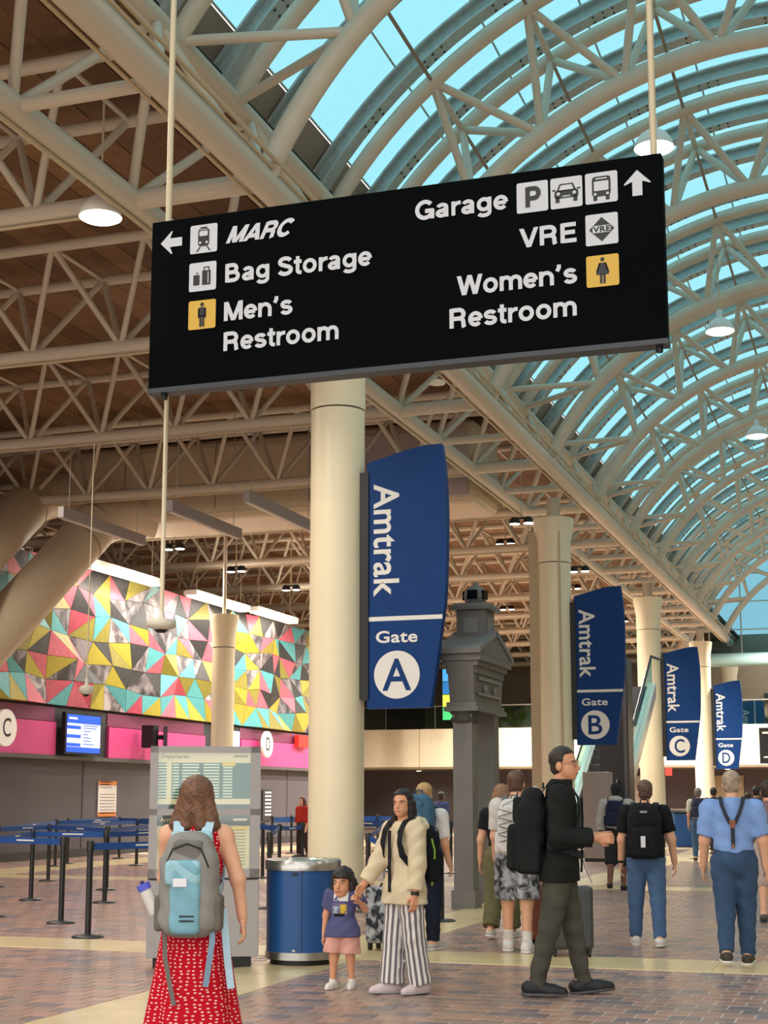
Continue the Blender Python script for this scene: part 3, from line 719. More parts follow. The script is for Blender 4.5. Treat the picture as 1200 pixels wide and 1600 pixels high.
# ------------------------------------------------------------------ big black direction sign
SIGNF = M('sign_black', '#07090b', .6, var=.2, scale=1.5, spec=.02); LET = M('sign_letter_white', '#c6c9ce', .5); YEL = M('sign_yellow', '#cfa638', .5); PIC = M('pictogram_black', '#14171b', .5)
SY = 8.0; sx0, sx1, sz0, sz1 = -4.27, -1.04, 3.985, 5.085
sg = thing('direction_sign', 'long black overhead sign with white lettering and pictograms', 'sign', ((sx0 + sx1) / 2, SY, sz0)); OX, OZ = (sx0 + sx1) / 2, sz0
box('panel', (0, .05, (sz1 - sz0) / 2), (sx1 - sx0, .1, sz1 - sz0), SIGNF, sg, bevel=.006)
box('bottom_rail', (0, .05, -.012), (sx1 - sx0 + .01, .11, .03), M('sign_rail', '#2b2f35', .4), sg)
for x in (sx0 + .09, sx1 - .05):
    rod('hanger', (x - OX, .05, sz1 - sz0), (x - OX, .05, 7.0), .02, M('hanger_cream', '#cdbf9f', .45), sg, 10); rod('end_bolt', (x - OX, .05, -.06), (x - OX, .05, 0), .02, BLACK, sg, 10)
YF = -.0045
def SPX(u, v): p = atY(u, v, SY); return p[0] - OX, p[2] - OZ
def signtext(s, u0, v0, u1, cap, bold=.218, shear=0.):
    x0, z0 = SPX(u0, v0); x1, _ = SPX(u1, v0); _, z1 = SPX(u0, v0 - cap); gtext(s, x0, x1, z0, z1 - z0, YF, LET, sg, bold, shear)
zl = lambda x, y: (230 + x / 2.927, 240 + y / 2.927); zr = lambda x, y: (630 + x / 2.857, 230 + y / 2.857)
signtext('MARC', *zl(362, 413), zl(683, 0)[0], 25.5, .25, .45)
signtext('Bag Storage', *zl(356, 592), zl(1026, 0)[0], 28.7); signtext("Men\u2019s", *zl(352, 768), zl(664, 0)[0], 29.5); signtext('Restroom', *zl(348, 905), zl(876, 0)[0], 29)
signtext('Garage', *zr(55, 329), zr(467, 0)[0], 29.5); signtext('VRE', *zr(525, 452), zr(777, 0)[0], 30.); signtext("Women\u2019s", *zr(246, 665), zr(777, 0)[0], 30.5); signtext('Restroom', *zr(206, 812), zr(777, 0)[0], 30.5)
def rrect(cx, cz, w, h, r=.012, n=4):
    P = []
    for qx, qz, a0 in ((1, 1, 0), (-1, 1, 90), (-1, -1, 180), (1, -1, 270)):
        for i in range(n + 1):
            a = math.radians(a0 + 90 * i / n); P.append((cx + qx * (w / 2 - r) + r * math.cos(a), cz + qz * (h / 2 - r) + r * math.sin(a)))
    return P
def flat(name, polys, y, mat, parent):
    mb = MB()
    for P in polys: mb.add([(a, y, b) for a, b in P], [tuple(range(len(P)))])
    o = mb.build(name, mat, parent, fix=False); me = o.data
    bm = bmesh.new(); bm.from_mesh(me)
    for f in bm.faces:
        f.normal_update()
        if f.normal.y > 0: f.normal_flip()
    bm.to_mesh(me); bm.free(); return o
def disc(cx, cz, rx, rz=None, n=20): rz = rz or rx; return [(cx + rx * math.cos(2 * math.pi * i / n), cz + rz * math.sin(2 * math.pi * i / n)) for i in range(n)]
B = .187
def picto(u, v, base, dark, lightp=(), label=None):
    cx, cz = SPX(u, v); o = flat('pictogram', [rrect(cx, cz, B, B)], YF, base, sg)
    if label: o['label'] = label
    S = B / 2; tr = lambda P: [(cx + a * S, cz + b * S) for a, b in P]
    for P in dark: flat('symbol', [tr(P)], YF - .002, PIC, o)
    for P in lightp: flat('symbol_detail', [tr(P)], YF - .004, base, o)
R_ = lambda x, z, w_, h_, r=.06: rrect(x, z, w_, h_, r)
picto(*zl(260, 390), LET, [R_(0, .1, .82, 1.25, .22), R_(0, .78, .5, .1, .04), [(-.3, -.55), (-.2, -.55), (-.42, -.88), (-.54, -.88)], [(.3, -.55), (.2, -.55), (.42, -.88), (.54, -.88)]], [R_(0, .36, .62, .36, .08), disc(-.24, -.28, .09), disc(.24, -.28, .09), R_(0, .64, .5, .05, .02)], 'white train pictogram')
picto(*zl(255, 563), LET, [R_(-.45, -.22, .46, .72, .05), R_(.28, -.1, .62, 1.0, .05), R_(.28, .62, .42, .07, .03), R_(.1, .5, .07, .3, .02), R_(.46, .5, .07, .3, .02), R_(-.4, .26, .2, .06, .02)], [R_(.42, -.1, .06, .8, .02)], 'white luggage pictogram')
picto(*zl(252, 737), YEL, [disc(0, .7, .14), R_(0, .18, .5, .66, .12), R_(-.1, -.45, .17, .8, .05), R_(.1, -.45, .17, .8, .05), R_(-.24, .1, .12, .7, .05), R_(.24, .1, .12, .7, .05)], (), 'yellow man pictogram')
picto(*zr(891, 552), YEL, [disc(0, .72, .13), [(-.2, .5), (.2, .5), (.4, -.25), (-.4, -.25)], [(-.22, .5), (-.12, .5), (-.32, -.1), (-.42, -.1)], [(.22, .5), (.12, .5), (.32, -.1), (.42, -.1)], R_(-.1, -.52, .15, .6, .05), R_(.1, -.52, .15, .6, .05)], (), 'yellow woman pictogram')
cx, cz = SPX(*zr(577, 223)); o = flat('pictogram', [rrect(cx, cz, B, B)], YF, LET, sg); gtext('P', cx - .042, cx + .05, cz - .062, .124, YF - .002, PIC, o, .22, name='letter')
picto(*zr(729, 203), LET, [[(-.62, .1), (-.42, .58), (.42, .58), (.62, .1)], R_(0, -.1, 1.5, .5, .14), R_(-.56, -.45, .26, .35, .05), R_(.56, -.45, .26, .35, .05), R_(-.78, .2, .22, .1, .04), R_(.78, .2, .22, .1, .04)], [[(-.46, .16), (-.34, .48), (.34, .48), (.46, .16)], disc(-.5, -.06, .11), disc(.5, -.06, .11), R_(0, -.24, .5, .07, .03)], 'white car pictogram')
picto(*zr(885, 181), LET, [R_(0, .08, 1.15, 1.3, .2), R_(-.38, -.68, .24, .3, .05), R_(.38, -.68, .24, .3, .05)], [R_(0, .1, .9, .62, .06), R_(0, .58, .7, .08, .03), disc(-.38, -.42, .09), disc(.38, -.42, .09)], 'white bus pictogram')
cx, cz = SPX(*zr(887, 367)); o = flat('pictogram', [rrect(cx, cz, B, B)], YF, LET, sg); S = B / 2
flat('symbol', [[(cx + a * S, cz + b * S) for a, b in ((0, .78), (.78, 0), (0, -.78), (-.78, 0))]], YF - .002, PIC, o); flat('symbol_detail', [R_(cx, cz, 1.12 * S, .46 * S, .01)], YF - .004, LET, o); text('letter', 'VRE', cx - .05, cx + .05, cz - .017, .034, YF - .006, PIC, o, .03)
def arrow(u, v, L, W, ang):
    cx, cz = SPX(u, v); c, s = math.cos(ang), math.sin(ang)
    P = [(0, .5), (.5, .02), (.5, -.02), (.2, .02), (.2, -.5), (-.2, -.5), (-.2, .02), (-.5, -.02), (-.5, .02)]
    P = [(0, .5), (.5, 0), (.5, -.06), (.19, .06), (.19, -.5), (-.19, -.5), (-.19, .06), (-.5, -.06), (-.5, 0)]
    flat('arrow', [[(cx + (a * W) * c - (b * L) * s, cz + (a * W) * s + (b * L) * c) for a, b in P]], YF, LET, sg)
arrow(*zl(112, 408), .15, .15, math.pi / 2); arrow(*zr(1045, 160), .155, .15, 0)

# ------------------------------------------------------------------ blue gate banners on the columns
BLUE = M('banner_blue', '#103a74', .5, var=.04, scale=1.5, spec=.15); BWH = M('banner_white', '#e6e2dc', .5)
zb = lambda x, y: atY(540 + x / 3.64, 680 + y / 3.64, COLY[0])
def ZB_(x, y): p = zb(x, y); return p[0] - COLX, p[2]
outl = [ZB_(*q) for q in ((130, 165), (200, 143), (290, 112), (380, 82), (470, 62), (553, 54), (566, 150), (577, 280), (583, 420), (583, 560), (581, 700), (577, 850), (570, 960), (556, 1060), (540, 1190), (521, 1330), (503, 1460), (490, 1550), (131, 1558))]
def banner(i, y, label):
    t = thing('gate_banner', label, 'banner', (COLX, y, 0), group='gate banners')
    MB().prism(outl, -.07, .07).build('panel', BLUE, t)
    a = ZB_(86, 225); b = ZB_(131, 1505); MB().box(((a[0] + b[0]) / 2 + .01, 0, (a[1] + b[1]) / 2), (b[0] - a[0] + .03, .2, a[1] - b[1])).build('mount', BLACK, t)
    yf = -.075
    x0, _ = ZB_(170, 285); xr, _ = ZB_(314, 600); _, z0 = ZB_(200, 285); _, z1 = ZB_(200, 922)
    text('lettering', 'Amtrak', z0, z1, x0, xr - x0, yf, BWH, t, .018, rot=True)
    a = ZB_(122, 1052); b = ZB_(556, 1052); flat('stripe', [[(a[0], a[1] - .03), (b[0] + .01, a[1] - .03), (b[0] + .01, a[1] + .03), (a[0], a[1] + .03)]], yf, BWH, t)
    a = ZB_(182, 1186); b = ZB_(418, 1110); text('lettering', 'Gate', a[0], b[0], a[1], b[1] - a[1], yf, BWH, t, .022)
    c = ZB_(301, 1364); rr = .325; o = flat('roundel', [disc(c[0], c[1], rr, rr, 40)], yf, BWH, t)
    L = names[i]; hw = .205 if L == 'A' else .16; text('letter', L, c[0] - hw, c[0] + hw, c[1] - .215, .43, yf - .004, BLUE, o, .012)
for i in range(4): banner(i, COLY[i], 'dark blue banner with a white gate %s roundel on its column' % names[i])
t = thing('gate_banner', 'farthest blue banner cut by the right edge of the picture', 'banner', (COLX, COLY[3] + 11.5, 0), group='gate banners'); MB().prism(outl, -.07, .07).build('panel', M('banner_teal', '#155a86', .4), t)
x0, _ = ZB_(170, 285); xr, _ = ZB_(314, 600); _, z0 = ZB_(200, 285); _, z1 = ZB_(200, 922); text('lettering', 'Amtrak', z0, z1, x0, xr - x0, -.075, BWH, t, .018, rot=True)

# ------------------------------------------------------------------ wall signs on the ticket side
def onwall(u0, v0, u1, v1, dx):
    a = atX(u0, v1, WX + dx); b = atX(u1, v0, WX + dx); return a[1], b[1], a[2], b[2]
def wallthing(name, label, cat, u, v, dx):
    """an empty on the left wall whose local x runs along the wall to the right and whose -y faces the hall"""
    p = atX(u, v, WX + dx); return thing(name, label, cat, tuple(p), math.pi / 2)
ROUND = M('roundel_white', '#efe9e0', .5, emit=.15)
for u, v, s, lb in ((8, 1137, 'C', 'white oval letter C sign at the left end of the pink band'), (417, 1163, 'D', 'white oval letter D sign at the right end of the pink band')):
    t = wallthing('letter_sign', lb, 'sign', u, v, .45)
    o = MB().lathe([(.42, -.04), (.42, .04)], n=36).build('disc', ROUND, t); o.rotation_euler = (math.pi / 2, 0, 0)
    text('letter', s, -.15, .17, -.2, .42, -.045, DARKM, t, .004); rod('bracket', (0, .02, 0), (0, .2, 0), .05, DARKM, t)
def screen_mat(nm, base, bar, rows_):
    return M(nm, base, .3, emit=.9)
t = wallthing('ticket_screen', 'bright blue departure screen in the dark gap of the pink band', 'screen', 131, 1147, .40)
yw0, yw1, zw0, zw1 = onwall(104, 1120, 158, 1174, .40); W_, H_ = yw1 - yw0, zw1 - zw0
box('case', (0, .06, 0), (W_ + .12, .1, H_ + .1), BLACK, t); SB = M('screen_blue', '#1b55d8', .3, emit=.8); SW = M('screen_pale', '#bcc9ff', .3, emit=.8)
flat('display', [R_(0, 0, W_, H_, .005)], 0, SB, t)
flat('timetable', [[(-W_ / 2, -H_ * .36), (W_ / 2, -H_ * .36), (W_ / 2, H_ * .27), (-W_ / 2, H_ * .27)]], -.004, SW, t)
flat('row', [[(-W_ / 2, z - .05), (-W_ * .1, z - .05), (-W_ * .1, z + .03), (-W_ / 2, z + .03)] for z in (.16, -.06, -.27)], -.008, SB, t)
flat('row_text', [[(-W_ * .02, z), (W_ * q, z), (W_ * q, z + .018), (-W_ * .02, z + .018)] for z, q in ((.26, .4), (.2, .42), (.14, .38), (.06, .2), (-.02, .12), (-.1, .2), (-.18, .22), (-.26, .3))], -.008, M('screen_text', '#5e72b8', .4), t)
flat('header_print', [[(-W_ * .45, H_ * .37), (-W_ * .2, H_ * .37), (-W_ * .2, H_ * .43), (-W_ * .45, H_ * .43)]], -.008, SW, t)
t = wallthing('ticket_screen', 'half hidden blue screen behind the slim mural column', 'screen', 365, 1160, .40); box('case', (0, .06, 0), (1.0, .1, .8), BLACK, t); box('bracket', (0, .2, 0), (.2, .2, .2), BLACK, t); flat('display', [R_(0, 0, .9, .7, .005)], 0, SW, t)
t = wallthing('tilted_monitor', 'dark monitor hung edge-on over the pink band', 'monitor', 258, 1152, .8); box('case', (0, 0, 0), (.9, .1, .55), M('monitor_plum', '#2a2030', .3), t, Matrix.Rotation(.5, 3, 'Z')); box('back', (-.5, .2, 0), (.3, .35, .6), BLACK, t); box('bracket', (0, .35, 0), (.12, .6, .12), BLACK, t)
t = wallthing('wall_poster', 'small white notice with orange top and bottom bands on the grey wall', 'poster', 167, 1248, .02); yw0, yw1, zw0, zw1 = onwall(152, 1221, 182, 1276, .02); W_, H_ = yw1 - yw0, zw1 - zw0
box('board', (0, 0, 0), (W_, .03, H_), M('poster_white', '#d8d3d0', .5), t); flat('band', [[(-W_ / 2, a), (W_ / 2, a), (W_ / 2, b), (-W_ / 2, b)] for a, b in ((H_ * .38, H_ * .5), (-H_ * .5, -H_ * .38))], -.018, M('poster_orange', '#d07a3c', .5), t)
flat('print', [[(-W_ * .42, z), (W_ * q, z), (W_ * q, z + .025), (-W_ * .42, z + .025)] for z, q in ((.42, .2), (.35, .15), (.28, .25), (.1, .42), (.02, .42), (-.06, .42), (-.14, .42), (-.22, .42), (-.3, .42), (-.38, .42))], -.018, M('poster_ink', '#8f8a8c', .5), t)
t = wallthing('notice_board', 'narrow white notice on the grey wall right of the timetable kiosk', 'notice', 417, 1258, .03); box('board', (0, 0, 0), (.75, .03, 1.0), M('notice_black', '#2a2c33', .4), t); flat('print', [[(-.2, z), (.33, z), (.33, z + .06), (-.2, z + .06)] for z in (.38, .26, .14, .02, -.1, -.22, -.34)], -.018, M('notice_pale', '#c8ccda', .4), t)

# ------------------------------------------------------------------ timetable kiosk
KP = fl(245, 1515); KQ = fl(404, 1511); kd = np.array([KQ[0] - KP[0], KQ[1] - KP[1]]); kw = .97; ka = math.radians(27)
kio = thing('timetable_kiosk', 'grey freestanding kiosk with departure and arrival timetables', 'kiosk', (KP[0] - .11 + kw / 2 * math.cos(ka), KP[1] + kw / 2 * math.sin(ka), 0), ka)
KG = M('kiosk_grey', '#a8a3a2', .45, var=.03); KGD = M('kiosk_grey_dark', '#8b8482', .5)
box('plinth', (0, .17, .045), (kw - .12, .28, .09), BLACK, kio); box('cabinet', (0, .17, .42), (kw, .34, .66), KG, kio, bevel=.008); box('body', (0, .19, 1.34), (kw - .01, .3, 1.14), KGD, kio, bevel=.008)
def pz(v): return atY(320, v, KP[1] + .2)[2]
fz = [pz(v) for v in (1166, 1176, 1264, 1274, 1358, 1372)]
for nm, c, d in (('frame_rail', (0, 0.02, (fz[0] + fz[1]) / 2), (kw, .06, fz[0] - fz[1])), ('frame_rail', (0, 0.02, (fz[2] + fz[3]) / 2), (kw, .06, fz[2] - fz[3])), ('frame_rail', (0, 0.02, (fz[4] + fz[5]) / 2), (kw, .06, fz[4] - fz[5])),
                 ('frame_stile', (-kw / 2 + .035, 0.02, (fz[0] + fz[5]) / 2), (.07, .06, fz[0] - fz[5])), ('frame_stile', (kw / 2 - .045, 0.02, (fz[0] + fz[5]) / 2), (.09, .06, fz[0] - fz[5]))): box(nm, c, d, KG, kio)
PAPER = M('timetable_cream', '#efe0b4', .5, emit=.22); TEAL = M('timetable_teal', '#2e6f6c', .5, emit=.12); TEALD = M('timetable_dark_teal', '#24504f', .5, emit=.1); YELP = M('timetable_yellow', '#f0d060', .5, emit=.2); INK = M('timetable_ink', '#4b4a42', .5); ROWW = M('timetable_row', '#e3ecd2', .5, emit=.25)
def panel(z0, z1, top):
    o = box('timetable', (-.01, .03, (z0 + z1) / 2), (kw - .15, .02, z1 - z0), PAPER if top else PAPER, kio); H = z1 - z0; a = -(kw - .15) / 2; b = -a; y = -.0105
    Zt = lambda f: H / 2 - f * H
    if top:
        flat('grid', [[(a + .005, Zt(.18)), (b - .005, Zt(.18)), (b - .005, Zt(.82)), (a + .005, Zt(.82))]], y - .001, TEAL, o)
        rws = []
        for r in range(12):
            zr_ = Zt(.2 + r * .052)
            for x0, x1 in ((.0, .095), (.16, .23), (.26, .44 + .03 * math.sin(r * 3)), (.49, .66), (.70, .80)): rws.append([(a + x0 * (b - a), zr_), (a + x1 * (b - a), zr_), (a + x1 * (b - a), zr_ - .012), (a + x0 * (b - a), zr_ - .012)])
        flat('row', rws, y - .002, ROWW, o)
        flat('column_strip', [[(a + .095 * (b - a), Zt(.15)), (a + .15 * (b - a), Zt(.15)), (a + .15 * (b - a), Zt(.82)), (a + .095 * (b - a), Zt(.82))]], y - .002, PAPER, o)
        flat('highlight', [[(a + .69 * (b - a), Zt(.16)), (a + .83 * (b - a), Zt(.16)), (a + .83 * (b - a), Zt(.24)), (a + .69 * (b - a), Zt(.24))]], y - .003, YELP, o)
        flat('footer', [[(a, Zt(.92)), (b, Zt(.92)), (b, Zt(1)), (a, Zt(1))]], y - .001, TEALD, o)
        text('lettering', 'Departures', a + .03, a + .27, Zt(.10), .035, y - .003, INK, o, .004); flat('clock_line', [[(b - .15, Zt(.08)), (b - .03, Zt(.08)), (b - .03, Zt(.08) + .018), (b - .15, Zt(.08) + .018)]], y - .003, M('timetable_grey_row', '#b5a98a', .5), o)
    else:
        flat('header', [[(a, Zt(0)), (b, Zt(0)), (b, Zt(.2)), (a, Zt(.2))]], y - .001, TEALD, o)
        text('lettering', 'Arrivals', a + .03, a + .2, Zt(.12), .035, y - .003, PAPER, o, .004); flat('clock_line', [[(b - .15, Zt(.1)), (b - .03, Zt(.1)), (b - .03, Zt(.1) + .018), (b - .15, Zt(.1) + .018)]], y - .003, PAPER, o)
        flat('row', [[(a + x0 * (b - a), Zt(.27 + r * .058)), (a + x1 * (b - a), Zt(.27 + r * .058)), (a + x1 * (b - a), Zt(.27 + r * .058) - .008), (a + x0 * (b - a), Zt(.27 + r * .058) - .008)] for r in range(12) for x0, x1 in ((.03, .12), (.2, .3), (.35, .55), (.62, .78), (.82, .95))], y - .002, M('timetable_grey_row', '#b5a98a', .5), o)
        flat('highlight', [[(a + .6 * (b - a), Zt(.21)), (b - .02, Zt(.21)), (b - .02, Zt(.27)), (a + .6 * (b - a), Zt(.27))]], y - .003, YELP, o)
    box('cover_glass', (-.01, .005, (z0 + z1) / 2), (kw - .15, .006, H), glass_mat('kiosk_glass', '#f2f5f4', .09), kio)
panel(fz[2], fz[1], True); panel(fz[4], fz[3], False)
box('seam', (0, -.002, fz[5] - .005), (kw, .012, .012), BLACK, kio)

# ------------------------------------------------------------------ litter bin
p = fl(466, 1506); bn = thing('litter_bin', 'round blue litter bin with steel rims beside the kiosk', 'bin', (p[0], p[1] + .1, 0))
BB = M('bin_blue', '#1c4f8c', .38, var=.04, scale=3)
MB().lathe([(.29, 0), (.29, .05)], n=40).build('plinth', BLACK, bn); MB().lathe([(.335, .05), (.335, .115)], n=40).build('base_ring', STEEL, bn)
MB().lathe([(.325, .115), (.325, .83)], n=40).build('drum', BB, bn); MB().lathe([(.34, .82), (.345, .9), (.33, .915), (.2, .915), (.19, .86), (.0, .85)], n=40, capt=False).build('rim', STEEL, bn)
for a in (-70, -20, 160): rod('panel_joint', (.327 * math.cos(math.radians(a)), .327 * math.sin(math.radians(a)), .12), (.327 * math.cos(math.radians(a)), .327 * math.sin(math.radians(a)), .82), .004, M('bin_blue_dark', '#143a68', .4), bn, 6)
box('latch', (.05, -.325, .79), (.05, .02, .02), DARKM, bn); box('latch', (0.05, -.327, .135), (.03, .02, .015), STEEL, bn)

# ------------------------------------------------------------------ dark gate lantern on two posts
GM = M('gate_iron_grey', '#6a6763', .5, .15, var=.06, scale=4); GMD = M('gate_iron_light', '#7b7977', .5, .15)
p = fl(724, 1420); gp = thing('gate_lantern', 'tall dark grey iron gateway with two posts, a pediment and a globe lantern', 'gateway', (p[0], p[1] + .16, 0)); gy = gp.location.y
def gz(v, y=None): return atY(724, v, gy)[2]
zcap = gz(1112); PW = .27; SPAN = 1.2
for yy_ in (0, SPAN):
    box('post', (0, yy_, zcap / 2), (PW, PW, zcap), GM, gp); box('base_block', (0, yy_, .12), (PW + .06, PW + .06, .24), GM, gp)
    MB().lathe([(.17, zcap - .16), (.21, zcap - .12), (.17, zcap - .06), (.22, zcap)], n=20).build('capital', GM, gp)
z1, z2, z3 = gz(1098), gz(1042), gz(1022); HX = .19
def gbox(nm, z0, z1_, ex, m=GM, tp=1.): link(nm, MB().box((0, 0, 0), (2 * (HX + ex), SPAN + PW + .06 + 2 * ex, z1_ - z0), taper=tp).mesh(nm, m), gp).location = (0, SPAN / 2, (z0 + z1_) / 2)
gbox('sill', zcap, zcap + .06, .05); gbox('sill', zcap + .06, z1, .02); gbox('house', z1, z2, -.02, tp=1.1); gbox('frieze', z2 - .1, z2, .02); gbox('cornice', z2, z2 + .07, .06); gbox('cornice', z2 + .07, z3, .11)
for s in (1, -1):
    for yy_ in (SPAN * .28, SPAN * .72): o = MB().lathe([(.001, .025), (.05, .018), (.06, 0)], n=14, capb=False, capt=False).build('boss', GMD, gp); o.location = (s * (HX + .01), yy_, (z1 + z2) / 2 - .05); o.rotation_euler = (0, s * math.pi / 2, 0)
    box('moulding', (s * (HX + .01), SPAN / 2, z1 + .12), (.03, SPAN, .04), GMD, gp); box('moulding', (s * (HX + .015), SPAN / 2, z2 - .16), (.03, SPAN, .05), GMD, gp)
ya, yb = -.34, SPAN + .34; rz = z3 + .32
MB().prism([(ya + .08, z3 - .01), (yb - .08, z3 - .01), (SPAN / 2, rz - .03)], -HX - .115, HX + .115, axis='x').build('pediment', GM, gp)
for a, b in ((ya, SPAN / 2), (yb, SPAN / 2)):
    d = Vector((0, b - a, rz - z3)); L = d.length; o = box('raking_cornice', (0, (a + b) / 2, (rz + z3) / 2 + .02), (2 * HX + .26, L + .04, .07), GMD, gp); o.rotation_euler = (math.atan2(d.z, d.y) if d.y > 0 else math.atan2(-d.z, -d.y), 0, 0)
pcy = SPAN / 2; gz2 = lambda v: atY(737, v, gy + pcy - .25)[2]; pzb = gz2(1010); z5 = gz2(950)
box('pedestal', (0, pcy, (pzb + z5) / 2), (.42, .5, z5 - pzb), GM, gp); box('pedestal_foot', (0, pcy, pzb + .03), (.5, .6, .14), GM, gp); box('pedestal_cap', (0, pcy, z5), (.56, .66, .05), GM, gp); box('pedestal_cap', (0, pcy, z5 + .045), (.5, .58, .05), GMD, gp)
box('panel_relief', (0, pcy - .255, (pzb + z5) / 2 + .03), (.2, .02, .22), GMD, gp); box('panel_relief', (.215, pcy, (pzb + z5) / 2 + .03), (.02, .28, .26), GMD, gp)
zg = gz2(929); MB().lathe([(.08, -.17), (.13, -.12), (.16, -.04), (.165, .03), (.14, .1), (.06, .155), (.035, .175), (.045, .2), (.0, .225)], c=(0, pcy, zg), n=16, smooth=True, capt=False).build('globe_lantern', GM, gp)
for a in (-90, -10, 170):
    r = math.radians(a); o = box('lantern_window', (.15 * math.cos(r), pcy + .15 * math.sin(r), zg + .015), (.15, .03, .13), M('lantern_dark_glass', '#0c0d0e', .1), gp); o.rotation_euler = (0, 0, r + math.pi / 2)

# ------------------------------------------------------------------ queue barriers
BELT = M('belt_blue', '#1a4c92', .6); BELTB = M('stanchion_black', '#1b1b1c', .4)
posts = {}
def stanchion(key, u, v, label, x=None, y=None):
    p = fl(u, v) if x is None else np.array([x, y, 0.])
    t = thing('belt_stanchion', label, 'stanchion', (p[0], p[1], 0), group='queue stanchions')
    MB().lathe([(.17, 0), (.17, .012), (.15, .025), (.04, .04)], n=24).build('base', M('stanchion_base', '#3a3a3b', .4, .3), t)
    MB().lathe([(.033, .03), (.033, .93)], n=14).build('post', BELTB, t); MB().lathe([(.04, .89), (.04, 1.0), (.03, 1.01)], n=14).build('belt_head', BELTB, t)
    posts[key] = (t, p); return t
def belt(a, b, z=.945, h=.075, tip=True, sag=.0):
    ta, pa = posts[a]; pb = posts[b][1]; d = Vector((pb[0] - pa[0], pb[1] - pa[1], 0)); n = Vector((-d.y, d.x, 0)).normalized()
    pts = [d * f + Vector((0, 0, z - sag * 4 * f * (1 - f))) for f in (0., .25, .5, .75, 1.)]
    mb = MB(); vs = []; fs = []
    for p in pts: vs += [p - n * .002 - Vector((0, 0, h / 2)), p + n * .002 - Vector((0, 0, h / 2)), p + n * .002 + Vector((0, 0, h / 2)), p - n * .002 + Vector((0, 0, h / 2))]
    for i in range(4):
        for k in range(4): fs.append((i * 4 + k, i * 4 + (k + 1) % 4, i * 4 + 4 + (k + 1) % 4, i * 4 + 4 + k))
    mb.add(vs, fs + [(0, 1, 2, 3), (19, 18, 17, 16)]); bo = mb.build('belt', BELT, ta)
    if tip:
        L = .5 if d.length > 1.5 else .25; q = d.normalized(); c = d * .55 + Vector((0, 0, z + .004 - sag))
        box('belt_print', c, (.36, .007, .018), WHITE, bo, Matrix.Rotation(math.atan2(q.y, q.x), 3, 'Z'))
stp = [('a', 137, 1465, 'nearest black stanchion, in front of the pale floor band left of the kiosk'), ('b', 95, 1443, 'second nearest black stanchion with a square base left of the kiosk'), ('c', 48, 1407, 'black stanchion third from the kiosk in the ticket queue'),
       ('d', 163, 1411, 'dark brown stanchion close left of the kiosk'), ('e', 75, 1377, 'thin black stanchion in the middle of the left queue'), ('f', 86, 1354, 'far thin stanchion before the grey wall'), ('g', 213, 1353, 'far stanchion just left of the kiosk edge'), ('h', 186, 1342, 'farthest stanchion left of the kiosk by the wall'),
       ('i', -12, 1433, 'stanchion cut by the left edge of the picture'), ('j', -6, 1386, 'farther stanchion cut by the left edge of the picture'), ('k', 105, 1350, 'farthest stanchion below the notice on the wall'), ('q', 166, 1391, 'stanchion behind the dark brown one by the kiosk')]
for k_, u, v, lb in stp: stanchion(k_, u, v, lb)
for k_, u, v in (('l', 268, 1398), ('m', 275, 1362), ('n', 310, 1350), ('o', 300, 1452)): stanchion(k_, u, v, '%s of the stanchions mostly hidden behind the timetable kiosk' % {'l': 'second nearest', 'm': 'third nearest', 'n': 'farthest', 'o': 'nearest'}[k_])
for a, b in (('i', 'c'), ('c', 'd'), ('d', 'l'), ('a', 'o'), ('j', 'e'), ('e', 'q'), ('q', 'm'), ('f', 'g'), ('g', 'm'), ('k', 'h'), ('h', 'n'), ('j', 'f'), ('b', 'i'), ('e', 'g')): belt(a, b)
rt = [('r1', 436, 1378, 'stanchion left of the gate A column above the bin'), ('r2', 472, 1372, 'stanchion at the left edge of the gate A column'), ('r3', 410, 1372, 'stanchion beside the right edge of the kiosk'), ('r4', 575, 1425, 'stanchion right of the gate A column behind the little girl'), ('r5', 655, 1372, 'stanchion behind the blue backpack'), ('r6', 600, 1362, 'stanchion far behind the long haired woman'),
      ('r7', 690, 1440, 'stanchion with a round base right of the blue backpack man'), ('r8', 705, 1365, 'stanchion far left of the gateway post'), ('r9', 545, 1358, 'stanchion behind the gate A column'), ('r10', 420, 1420, 'stanchion between kiosk and bin')]
for k_, u, v, lb in rt: stanchion(k_, u, v, lb)
for a, b, s in (('r3', 'r1', .03), ('r1', 'r2', .03), ('r10', 'r1', .0), ('r4', 'r7', .12), ('r9', 'r6', 0), ('r6', 'r5', 0), ('r5', 'r8', 0), ('r4', 'r6', .02), ('n', 'r3', 0), ('m', 'r1', 0)): belt(a, b, sag=s)
for i, (u, v) in enumerate(((425, 1336), (455, 1334), (590, 1330), (620, 1332), (650, 1334), (680, 1332))): stanchion('z%d' % i, u, v, '%s small stanchion from the left in the far back queue' % ordn[i].replace('nearest', 'first'))
for a, b in (('z0', 'z1'), ('z1', 'z2'), ('z2', 'z3'), ('z3', 'z4'), ('z4', 'z5')): belt(a, b, z=.9, h=.14, tip=False)

